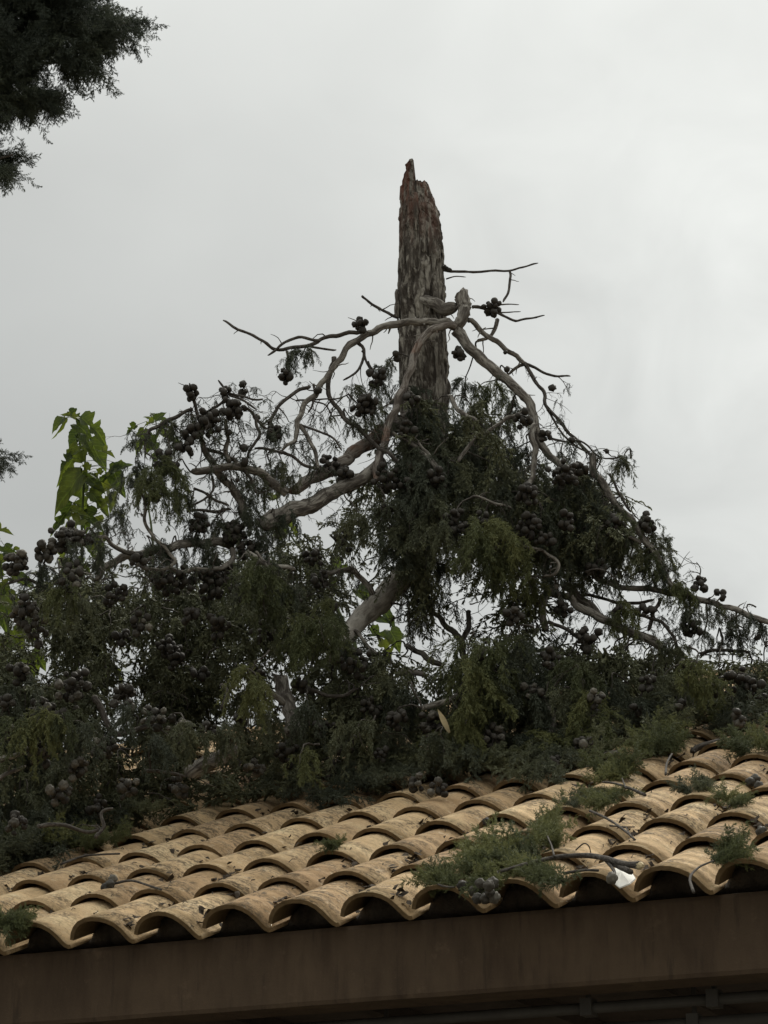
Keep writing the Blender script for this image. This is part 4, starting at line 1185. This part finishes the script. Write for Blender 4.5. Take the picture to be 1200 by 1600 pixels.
for i, (q, s, c) in enumerate(CONES):
    sy_ = s * rcn.uniform(.8, 1.05)
    rot = Matrix.Rotation(rcn.uniform(0, 6.28), 4, 'Z') @ Matrix.Rotation(rcn.uniform(0, 3.14), 4, 'X')
    mw = Matrix.Translation(q) @ rot @ Matrix.Diagonal((s, sy_, s * rcn.uniform(.92, 1.12), 1))
    if (q - c).length > 0.005: stk.tube([q, (q + c) / 2 + Vector((0, 0.006, 0.012)), c + Vector((0, .01, 0))], [0.0016, 0.0018, 0.0024], 4, 0, False)
    if i % 3 != 2 and i < 450:
        o = link('cone', CONE_M[i % 4], tree); o.matrix_basis = mw
    else:
        V, Fc = CONE_LO[i % 3]; A = np.array(mw)
        cv.append(V @ A[:3, :3].T + A[:3, 3]); cf.append(Fc + nb); nb += len(V)
o = link('cone_mass', mesh_np('cone_mass', np.concatenate(cv), np.concatenate(cf)), tree, M_CONE); o['kind'] = 'stuff'
o = stk.build('cone_stalks', M_TWIG, tree); o['kind'] = 'stuff'

# ------------------------------------------------------------------ sprigs, twigs and litter lying on the tiles
def sprig(name, label, cat, fol, stems=(), cones=(), group='broken cypress pieces on the tiles', lit=True):
    """fol: (x, y, heading in degrees on the roof, size, lift); stems: pixel polylines with widths and lift; cones: pixel positions"""
    ref = fol[0][:2] if fol else stems[0][0][0]
    e = empty(name, on_roof(ref[0], ref[1]), label, cat, group)
    for (x, y, hd, s, lift) in fol:
        p = on_roof(x, y, 0.02)
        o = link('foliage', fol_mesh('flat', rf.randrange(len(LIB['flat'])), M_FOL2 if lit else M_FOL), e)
        q = BASIS @ Matrix.Rotation(R(hd), 4, 'Z') @ Matrix.Rotation(R(-lift), 4, 'Y') @ Matrix.Diagonal((s, s, s, 1))
        o.matrix_basis = Matrix.Translation(p) @ q
        o['kind'] = 'stuff'
    for (pts, w0, w1, lift) in stems:
        P = []
        for i, (x, y) in enumerate(pts):
            P.append(on_roof(x, y, lift if not isinstance(lift, (list, tuple)) else lift[i]))
        C = crom(P, 5); K = ppm(8.6)
        MB().tube(C, [(w0 + (w1 - w0) * i / (len(C) - 1)) * .5 / K for i in range(len(C))], 7, 0.15).build('stem', M_TWIG, e, True)
    for (x, y, w) in cones:
        o = link('cone', rf.choice(CONE_M), e)
        s = rf.uniform(.85, 1.1)
        o.matrix_basis = Matrix.Translation(on_roof(x, y, w)) @ Matrix.Rotation(rf.uniform(0, 6), 4, 'X') @ Matrix.Diagonal((s, s, s, 1))
    return e
rf = random.Random(77)
def bunch(x, y, sx, sy, n, s0=0.5, s1=0.9, hd=None, lift=(5, 40)):
    return [(x + rf.uniform(-sx, sx), y + rf.uniform(-sy, sy), rf.uniform(0, 360) if hd is None else hd + rf.uniform(-50, 50), rf.uniform(s0, s1) * .80, rf.uniform(*lift) * .6) for _ in range(n)]
sprig('cypress_branch', 'largest broken green cypress branch lying across the lower tiles near the eave', 'branch',
      bunch(812, 1352, 46, 15, 11, .6, .95, 190) + bunch(850, 1318, 22, 10, 5, .5, .75, 110, (40, 100)) + bunch(800, 1345, 30, 8, 4, .6, .8, 120, (40, 110)) + bunch(885, 1368, 22, 10, 4, .5, .7, 250) + bunch(772, 1388, 18, 8, 4, .4, .55, 200, (10, 60)),
      [([(1000, 1352), (975, 1350), (930, 1338), (880, 1338), (830, 1348), (780, 1362)], 9.5, 4, .06), ([(985, 1362), (960, 1350), (945, 1342)], 8, 5, .05), ([(945, 1342), (960, 1362), (955, 1375)], 5, 3, .05),
       ([(866, 1338), (862, 1322), (855, 1306)], 3, 2, .07), ([(880, 1365), (910, 1360), (935, 1360)], 4, 3, .05)],
      [(x, y, w) for x, y, w in ((745, 1378, .03), (758, 1372, .05), (770, 1380, .05), (752, 1390, .03), (765, 1394, .04), (740, 1392, .03), (775, 1368, .05), (758, 1404, .02), (746, 1404, .02), (772, 1402, .02), (736, 1380, .03), (764, 1384, .08), (750, 1380, .08), (956, 1372, .07))])
sprig('cypress_sprig', 'low green sprig beside the cone cluster at the eave, left of the big branch', 'sprig', bunch(700, 1378, 20, 8, 6, .5, .75, 150, (0, 25)), [([(672, 1374), (690, 1384), (710, 1386)], 3, 2, .03)], [(722, 1384, .03)])
sprig('cypress_sprig', 'tiny round green tuft alone between two tile crests', 'sprig', bunch(524, 1328, 7, 3, 3, .30, .4, None, (20, 70)))
sprig('cypress_sprig', 'bushy green sprig on the upper right tiles below the heap', 'sprig', bunch(965, 1218, 16, 14, 7, .6, .85, 100, (10, 50)) + bunch(955, 1250, 14, 8, 4, .5, .7, 260, (0, 20)), [([(1008, 1242), (985, 1232), (960, 1224), (942, 1222)], 5, 3, .05), ([(978, 1232), (972, 1216)], 3, 2, .06)])
sprig('cypress_sprig', 'rounded upright green sprig directly under the right end of the heap', 'sprig', bunch(1030, 1178, 22, 10, 9, .6, .85, 95, (30, 70)), [([(1040, 1210), (1042, 1192), (1050, 1178)], 4, 3, .04)])
sprig('cypress_sprig', 'flat sprig with a dark stem lying on tiles at the far left', 'sprig', bunch(150, 1320, 24, 8, 7, .5, .75, None, (5, 40)), [([(95, 1350), (130, 1338), (160, 1335), (187, 1334)], 4, 3, .03)])
sprig('cypress_sprig', 'green sprig cut by the left picture edge near the eave', 'sprig', bunch(8, 1450, 14, 7, 6, .5, .7, 20, (5, 40)))
sprig('cypress_sprig', 'small curved sprig in the last trough at right above the eave', 'sprig', bunch(1125, 1345, 12, 7, 5, .45, .65, 40, (10, 50)), [([(1084, 1394), (1078, 1372), (1092, 1355), (1115, 1345)], 4, 2, .03)])
sprig('cypress_sprig', 'thin sprig among tiles at the right picture edge', 'sprig', bunch(1140, 1252, 12, 8, 4, .4, .55, None, (5, 40)), [([(1165, 1243), (1150, 1248), (1138, 1262)], 3, 2, .03)], [(1172, 1222, .03), (1180, 1218, .03), (1186, 1228, .02), (1190, 1300, .02)])
sprig('cypress_sprig', 'small dark sprig in the trough below the rounded upright one', 'sprig', bunch(1095, 1232, 10, 10, 4, .4, .6, None, (5, 30)), [], [(1090, 1222, .03)], lit=False)
sprig('cypress_sprig', 'little feathery sprig on the tile left of the bushy one', 'sprig', bunch(892, 1258, 6, 10, 3, .35, .5, 80, (10, 50)), lit=False)
sprig('cypress_sprig', 'pale green sprig at the top right corner of the roof', 'sprig', bunch(1185, 1172, 18, 8, 6, .5, .8, None, (10, 60)))
sprig('bare_twig', 'bare forked twig lying across two tiles at right', 'twig', [], [([(922, 1267), (950, 1280), (975, 1297), (992, 1312)], 4, 3, .03), ([(953, 1290), (975, 1292), (992, 1292)], 2.5, 1.5, .03), ([(985, 1306), (978, 1292)], 2.5, 1.5, .03)])
sprig('bare_twig', 'pale bare twig with old cones lying on tiles at left', 'twig', [], [([(180, 1380), (205, 1376), (228, 1382), (252, 1390)], 4, 3, .03)], [(172, 1382, .03), (165, 1388, .02), (176, 1374, .03)])
sprig('bare_twig', 'thin curved twig arching above the big branch', 'twig', [], [([(900, 1328), (912, 1318), (920, 1322), (923, 1332)], 2, 1.5, [.02, .05, .05, .02])])
sprig('loose_cone', 'single loose cypress cone resting on a tile crest below the heap', 'cone', [], [([(758, 1284), (760, 1281)], 2, 2, .02)], [(760, 1284, .018)])
eb = bpy.data.objects['cypress_branch']
MB().tube([on_roof(996, 1351.5, .06), on_roof(1002, 1352, .061), on_roof(1005, 1353, .062)], [.0105, .0095, .005], 7, .4).build('torn_end', M_STRAW, eb)
# white scrap under the branch end
P = [(958, 1358), (970, 1352), (985, 1360), (993, 1372), (984, 1380), (968, 1386), (958, 1378), (953, 1368)]
mb = MB(); c = on_roof(972, 1369, 0.015)
pts = [on_roof(x, y, 0.008 + 0.012 * rf.random()) for x, y in P]
n = len(pts)
mb.v = pts + [p - NV * 0.004 for p in pts] + [c + NV * 0.012, c - NV * 0.002]
for i in range(n):
    j = (i + 1) % n
    mb.f += [(i, j, 2 * n), (n + j, n + i, 2 * n + 1), (i, n + i, n + j, j)]
tag(mb.build('white_scrap', M_WHITE), 'crumpled white scrap on the eave tile under the broken branch end', 'scrap')
# pale dry leaf in the heap
mb = MB(); a, b = at(684, 1108, TY - 0.80), at(702, 1145, TY - 0.80)
side = (b - a).cross(Vector((0, 1, 0))).normalized()
for i in range(7):
    t = i / 6; w = 0.011 * math.sin(math.pi * min(1, t * .85 + .02)); p = a.lerp(b, t) + Vector((0, -.008 * math.sin(t * 3), 0))
    mb.v += [p - side * w, p + Vector((0, .004, 0)), p + side * w]
    if i:
        q = len(mb.v) - 6
        mb.f += [(q, q + 1, q + 4, q + 3), (q + 1, q + 2, q + 5, q + 4)]
tag(mb.build('dry_leaf', M_STRAW, None, True), 'narrow pale straw coloured dry leaf standing in the dark heap', 'leaf')
# leaf litter caught in the troughs
lv, lf = [], []
rl = random.Random(9)
def flake(p, s, up=0.5):
    a = rl.uniform(0, 6.28)
    d = Vector((math.cos(a), math.sin(a), 0)); d = EV * d.x + SV * d.y + NV * rl.uniform(-.2, up); d.normalize()
    e = d.cross(NV).normalized(); n_ = d.cross(e)
    b = len(lv); m = rl.randrange(5, 8)
    lv.append(p + n_ * s * rl.uniform(-.3, .3))
    for k in range(m):
        t = 2 * math.pi * k / m; r_ = s * rl.uniform(.45, 1.1)
        lv.append(p + d * math.cos(t) * r_ * 1.3 + e * math.sin(t) * r_ * .8 + n_ * s * rl.uniform(-.35, .35))
    for k in range(m): lf.append((b, b + 1 + k, b + 1 + (k + 1) % m))
TROUGH = 0.57 * PIT
for c in range(-8, C1):
    for r in range(0, 9):
        for _ in range(rl.choice((0, 1, 2, 2, 3))):
            v0 = r * EXPO + rl.choice((rl.uniform(0.02, .36), rl.uniform(.30, .385), rl.uniform(.30, .385)))
            for k in range(rl.randrange(4, 16)):
                pf = rl.uniform(.70, 1.0)
                h = float(np.interp(pf, [q[0] for q in PROF], [q[1] for q in PROF])) - CREST + 0.024 * (1 - (v0 / EXPO) % 1.0)
                flake(roof((c + pf - .36) * PIT, v0 + rl.gauss(0, .022), h + 0.006 + abs(rl.gauss(0, .016)) + max(0, pf - .8) * .12), rl.uniform(.007, .018), .9)
        for _ in range(rl.randrange(0, 3)):
            ww_ = rl.uniform(-.07, .06); ph_ = (ww_ / PIT + .36) % 1.0
            flake(roof(c * PIT + ww_, r * EXPO + rl.uniform(0, .1), float(np.interp(ph_, [q[0] for q in PROF], [q[1] for q in PROF])) - CREST + .029), rl.uniform(.002, .006), .1)
tag(link('leaf_litter', mesh('leaf_litter', lv, lf), None, M_LITTER), 'dark dead leaf litter caught in the tile troughs', 'leaf litter', None, 'stuff')
# fine dropped needles and stems on the tiles
nv = MB()
for k in range(420):
    c, r = rl.uniform(-9, 11), rl.uniform(0, 8)
    p = roof(c * PIT, r * EXPO, 0.004 + 0.012); a = rl.uniform(0, 6.28); l = rl.uniform(.015, .05)
    ph = (c + .36) % 1.0
    w = float(np.interp(ph, [q[0] for q in PROF], [q[1] for q in PROF])) - CREST + 0.028 - 0.024 * (r % 1.0)
    p = roof(c * PIT, r * EXPO, w)
    d = EV * math.cos(a) * .35 + SV * math.sin(a)
    nv.tube([p, p + d * l * .5 + NV * .006, p + d * l], [.0014, .0014, .0008], 4, 0, False)
tag(nv.build('needle_litter', M_TWIG), 'fine dropped stems scattered over the tiles', 'stem litter', None, 'stuff')

# ------------------------------------------------------------------ broad-leaved saplings behind the heap
def leaf_mesh(seed):
    rg = random.Random(seed)
    # half outline of a lobed, toothed mulberry leaf, base at the origin, tip at y = 1
    half = [(0.0, 0.0), (0.16, -0.09), (0.32, -0.04), (0.40, 0.10), (0.37, 0.18), (0.47, 0.27), (0.36, 0.34), (0.15, 0.35), (0.13, 0.40), (0.36, 0.56), (0.30, 0.60), (0.20, 0.60), (0.22, 0.70), (0.15, 0.80), (0.07, 0.90), (0.0, 1.0)]
    if seed % 3 == 1:
        half = [(0.0, 0.0), (0.18, -0.10), (0.35, -0.03), (0.42, 0.13), (0.39, 0.20), (0.41, 0.30), (0.35, 0.38), (0.36, 0.46), (0.29, 0.55), (0.28, 0.62), (0.20, 0.71), (0.12, 0.83), (0.05, 0.93), (0.0, 1.0)]
    V, Fc = [], []
    n = len(half)
    fold = rg.uniform(.25, .75); droop = rg.uniform(.4, 1.2); tw = rg.uniform(-.5, .5)
    def put(x, y):
        z = abs(x) * fold - droop * y * y * .5 + tw * x * y + 0.05 * math.sin(x * 13 + y * 9 + seed)
        V.append(Vector((x, y, z)))
    ny = 9
    for s in (-1, 1):
        jx = rg.uniform(.9, 1.1)
        b = len(V)
        for (x, y) in half: put(s * x * jx, y)
        for (x, y) in half: put(s * x * jx * 0.5, y * 0.98 + 0.01 if 0 < y < 1 else y)
        for (x, y) in half: put(0, min(max(y, 0), 1))
        for i in range(n - 1):
            for k in (0, 1):
                q = (b + k * n + i, b + k * n + i + 1, b + (k + 1) * n + i + 1, b + (k + 1) * n + i)
                Fc.append(q if s > 0 else q[::-1])
    me = mesh('leaf', V, Fc, True)
    bm = bmesh.new(); bm.from_mesh(me); bmesh.ops.remove_doubles(bm, verts=bm.verts, dist=1e-4); bm.to_mesh(me); bm.free()
    me.materials.append(M_LEAF)
    return me
LEAVES = [leaf_mesh(i) for i in range(8)]
def sapling(label, Y, stem, leaves, w=4.5):
    """stem: pixel polyline bottom to top (carried on down to the ground); leaves: base x, y, tip x, y, width factor, turn"""
    x0, y0 = stem[0]; foot = at(x0, y0, Y)
    foot = Vector((foot.x, foot.y + 0.3, 0))
    e = empty('mulberry_sapling', foot, label, 'sapling', 'broad-leaved saplings behind the heap')
    P = [at(x, y, Y) for x, y in stem]
    zt = P[0].z
    P = [foot, foot + Vector((0.05, -.05, zt * .4)), foot + Vector((0.0, -.1, zt * .75))] + P
    C = crom(P, 4); K = ppm(Y)
    m = len(C); MB().tube(C, [0.02 + (w * .5 / K - 0.02) * min(1, i / (m * .6)) if i < m * .6 else w * .5 / K * (1 - .6 * (i - m * .6) / (m * .4)) for i in range(m)], 6).build('stem', M_STEM, e, True)
    SP_ = [at(x, y, Y) for x, y in stem]; dense = crom(SP_, 6)
    more = []
    for (bx, by, tx, ty, wf, turn) in leaves:
        if math.hypot(tx - bx, ty - by) > 24:
            a_, l_ = rf.uniform(0, 6.28), rf.uniform(20, 34)
            ox, oy = bx + rf.uniform(-20, 24), by + rf.uniform(-14, 16)
            more.append((ox, oy, ox + math.cos(a_) * l_, oy + abs(math.sin(a_)) * l_, 1.0, rf.uniform(-40, 40)))
    leaves = [(bx, by, bx + (tx - bx) * .88, by + (ty - by) * .88, wf, turn) for (bx, by, tx, ty, wf, turn) in leaves] + more
    for i, (bx, by, tx, ty, wf, turn) in enumerate(leaves):
        dY = rf.uniform(-.10, .10)
        b, t = at(bx, by, Y + dY), at(tx, ty, Y + dY - rf.uniform(-.03, .06))
        L_ = (t - b).length; yv = (t - b).normalized()
        view = Vector((math.sin(R(turn)), -math.cos(R(turn)), 0.35)).normalized()
        xv = yv.cross(view).normalized(); zv = xv.cross(yv).normalized()
        o = link('leaf', LEAVES[rf.randrange(8)], e)
        o.matrix_basis = Matrix.Translation(b) @ Matrix((xv * L_ * wf * rf.uniform(.62, .9), yv * L_, zv * L_)).transposed().to_4x4()
        k = min(dense, key=lambda q: (q - b).length + max(0, q.z - b.z - .02) * 2 + 0.0)
        MB().tube([k, (k + b) / 2 + Vector((0, 0, .02)), b], [.0018, .0015, .0013], 4, 0, False).build('leaf_stalk', M_STEM, e)
    return e
sapling('tall leafy sapling with large lobed green leaves rising above the heap at left', 11.55,
        [(120, 1000), (128, 900), (128, 820), (132, 740), (133, 690), (124, 655)],
        [(118, 655, 95, 640, 1.1, 20), (100, 654, 94, 688, .5, 60), (128, 655, 172, 680, 1.15, 10), (126, 676, 102, 706, 1.1, -15), (122, 700, 90, 764, .62, 30), (140, 690, 172, 736, 1.05, 10), (134, 680, 142, 714, .8, -30), (175, 735, 208, 720, 1.0, 10), (178, 738, 194, 778, 1.0, -20),
         (128, 742, 70, 795, 1.0, 0), (112, 790, 72, 838, .55, 20), (120, 738, 100, 776, 1.0, 20), (134, 744, 155, 742, .8, 40), (140, 770, 180, 806, 1.15, 0), (165, 745, 140, 766, .6, 40), (128, 760, 126, 808, 1.0, -25), (126, 812, 98, 826, 1.1, 10), (140, 812, 168, 832, 1.0, -10), (130, 800, 140, 840, .9, 30), (140, 840, 166, 880, 1.1, 10), (110, 850, 80, 885, 1.1, -10), (115, 880, 104, 930, 1.1, 10), (172, 770, 176, 800, .9, 30), (160, 705, 178, 708, .9, 0)])
sapling('leafy sapling cut by the left picture edge, bright leaves between dark cones', 11.4,
        [(30, 1130), (18, 1040), (10, 950), (0, 880), (-8, 825)],
        [(-8, 828, 20, 827, 1.0, 10), (-6, 858, 28, 862, .8, 0), (22, 858, 42, 872, .5, 40), (30, 900, 62, 915, 1.0, 0), (-5, 870, 6, 905, 1.0, 20), (-10, 920, 16, 990, 1.2, 10), (8, 930, 40, 965, 1.1, 0), (20, 985, 40, 1030, 1.0, -20), (12, 1000, -5, 1050, 1.1, 20), (35, 975, 62, 1005, 1.0, 10), (40, 1030, 55, 1075, 1.0, 0), (50, 1020, 80, 1045, 1.0, 0), (8, 1040, 25, 1085, 1.0, 0), (-12, 890, -20, 950, 1.0, 0), (65, 935, 80, 975, 1.0, 0)])
sapling('small leafy shoot with pale green leaves peeping over the hanging spray', 11.2,
        [(240, 900), (232, 780), (244, 690), (243, 650)],
        [(243, 656, 262, 640, .9, 10), (243, 655, 236, 636, .9, 10), (240, 660, 216, 664, .9, 0), (232, 654, 222, 648, .9, 10), (252, 664, 278, 672, 1.0, 0), (248, 655, 268, 654, .9, -20), (225, 672, 214, 715, .7, 20), (238, 680, 228, 712, .8, 20)], 3)
sapling('half hidden leafy shrub whose leaves show through gaps behind the leaning log', 11.9,
        [(560, 1060), (540, 980), (500, 900), (450, 830), (432, 780)],
        [(430, 780, 416, 762, 1.0, 0), (436, 775, 445, 760, 1.0, 0), (440, 820, 428, 845, 1.0, 0), (450, 815, 470, 840, 1.0, 0), (490, 880, 480, 920, 1.0, 0), (510, 890, 530, 930, 1.0, 0), (560, 920, 585, 945, 1.0, 0), (600, 955, 622, 985, 1.0, 0), (610, 985, 628, 1022, 1.1, 0), (600, 1000, 612, 1036, 1.0, 0), (420, 880, 430, 915, 1.0, 0), (330, 1050, 332, 1092, 1.0, 0), (320, 1070, 342, 1080, .9, 0), (160, 1040, 158, 1080, 1.0, 0), (150, 1010, 170, 1040, 1.0, 0)])

# ------------------------------------------------------------------ standing cypress at the left picture edge
SY = 10.9
sb = at(-330, 800, SY); sb.z = 0
stree = empty('standing_cypress', sb, 'dense dark green standing cypress reaching in from the left picture edge', 'tree')
ztop = at(-330, -260, SY).z
tp = [Vector((sb.x, sb.y, z)) + Vector((.05 * math.sin(z), .04 * math.cos(z * 1.3), 0)) for z in np.linspace(0, ztop, 12)]
MB().tube(crom(tp, 4), list(np.linspace(.17, .05, 45)), 10, .12).build('trunk', M_TRUNK, stree, True)
def sat(x, y, d=0): return at(x, y, SY + d)
SF = []
for (pts, w) in (([(-330, 120), (-150, 90), (0, 60), (90, 55), (150, 46), (195, 36)], 16), ([(-330, 210), (-160, 190), (-40, 170), (40, 158), (95, 150)], 10), ([(-330, 330), (-160, 290), (-60, 262), (20, 242)], 9),
                 ([(-330, 20), (-180, -30), (-60, -40), (40, -20), (110, 5)], 12), ([(-330, 700), (-160, 712), (-60, 716), (10, 716)], 7), ([(-100, 95), (0, 100), (80, 98), (150, 92)], 8), ([(-330, 400), (-180, 360), (-80, 320), (-10, 280)], 8), ([(-330, 560), (-200, 540), (-110, 520)], 7)):
    P = [sat(x, y, rf.uniform(-.08, .08)) for x, y in pts]
    P[0] = Vector((sb.x, sb.y, P[0].z))
    C = crom(P, 6); m = len(C)
    MB().tube(C, [w * (1 - .8 * i / (m - 1)) * .5 / ppm(SY) + .002 for i in range(m)], 6, .1).build('limb', M_TWIG, stree, True)
STAND = [([(-60, -60), (40, -60), (110, -40), (120, 5), (138, 28), (168, 18), (192, 16), (190, 48), (168, 76), (140, 96), (100, 92), (60, 90), (10, 90), (-60, 100)], 120, (.6, .9)),
         ([(-60, 142), (0, 132), (50, 132), (96, 146), (66, 164), (10, 172), (-60, 175)], 30, (.5, .65)),
         ([(-60, 225), (-10, 228), (22, 234), (30, 242), (10, 255), (-5, 268), (-60, 275)], 20, (.45, .6)),
         ([(-40, 704), (-4, 706), (6, 716), (-4, 728), (-40, 734)], 9, (.4, .5)),
         ([(15, 92), (80, 92), (60, 120), (20, 128)], 4, (.4, .5))]
ns = 0
for poly, n, (s0, s1) in STAND:
    xs = [p[0] for p in poly]; ys = [p[1] for p in poly]; k = 0
    while k < n:
        x, y = rf.uniform(min(xs), max(xs)), rf.uniform(min(ys), max(ys))
        if not inside(x, y, poly): continue
        k += 1
        p = sat(x, y, rf.uniform(-.25, .25))
        o = link('foliage', fol_mesh('out', rf.randrange(len(LIB['out'])), M_FOLBACK), stree)
        s = rf.uniform(s0, s1)
        tilt = rf.choice((rf.uniform(-40, 15), rf.uniform(10, 60)))
        o.matrix_basis = Matrix.Translation(p) @ Matrix.Rotation(R(rf.uniform(-55, 55)), 4, 'Z') @ Matrix.Rotation(R(tilt), 4, 'Y') @ Matrix.Diagonal((s, s, s, 1))
        o['kind'] = 'stuff'
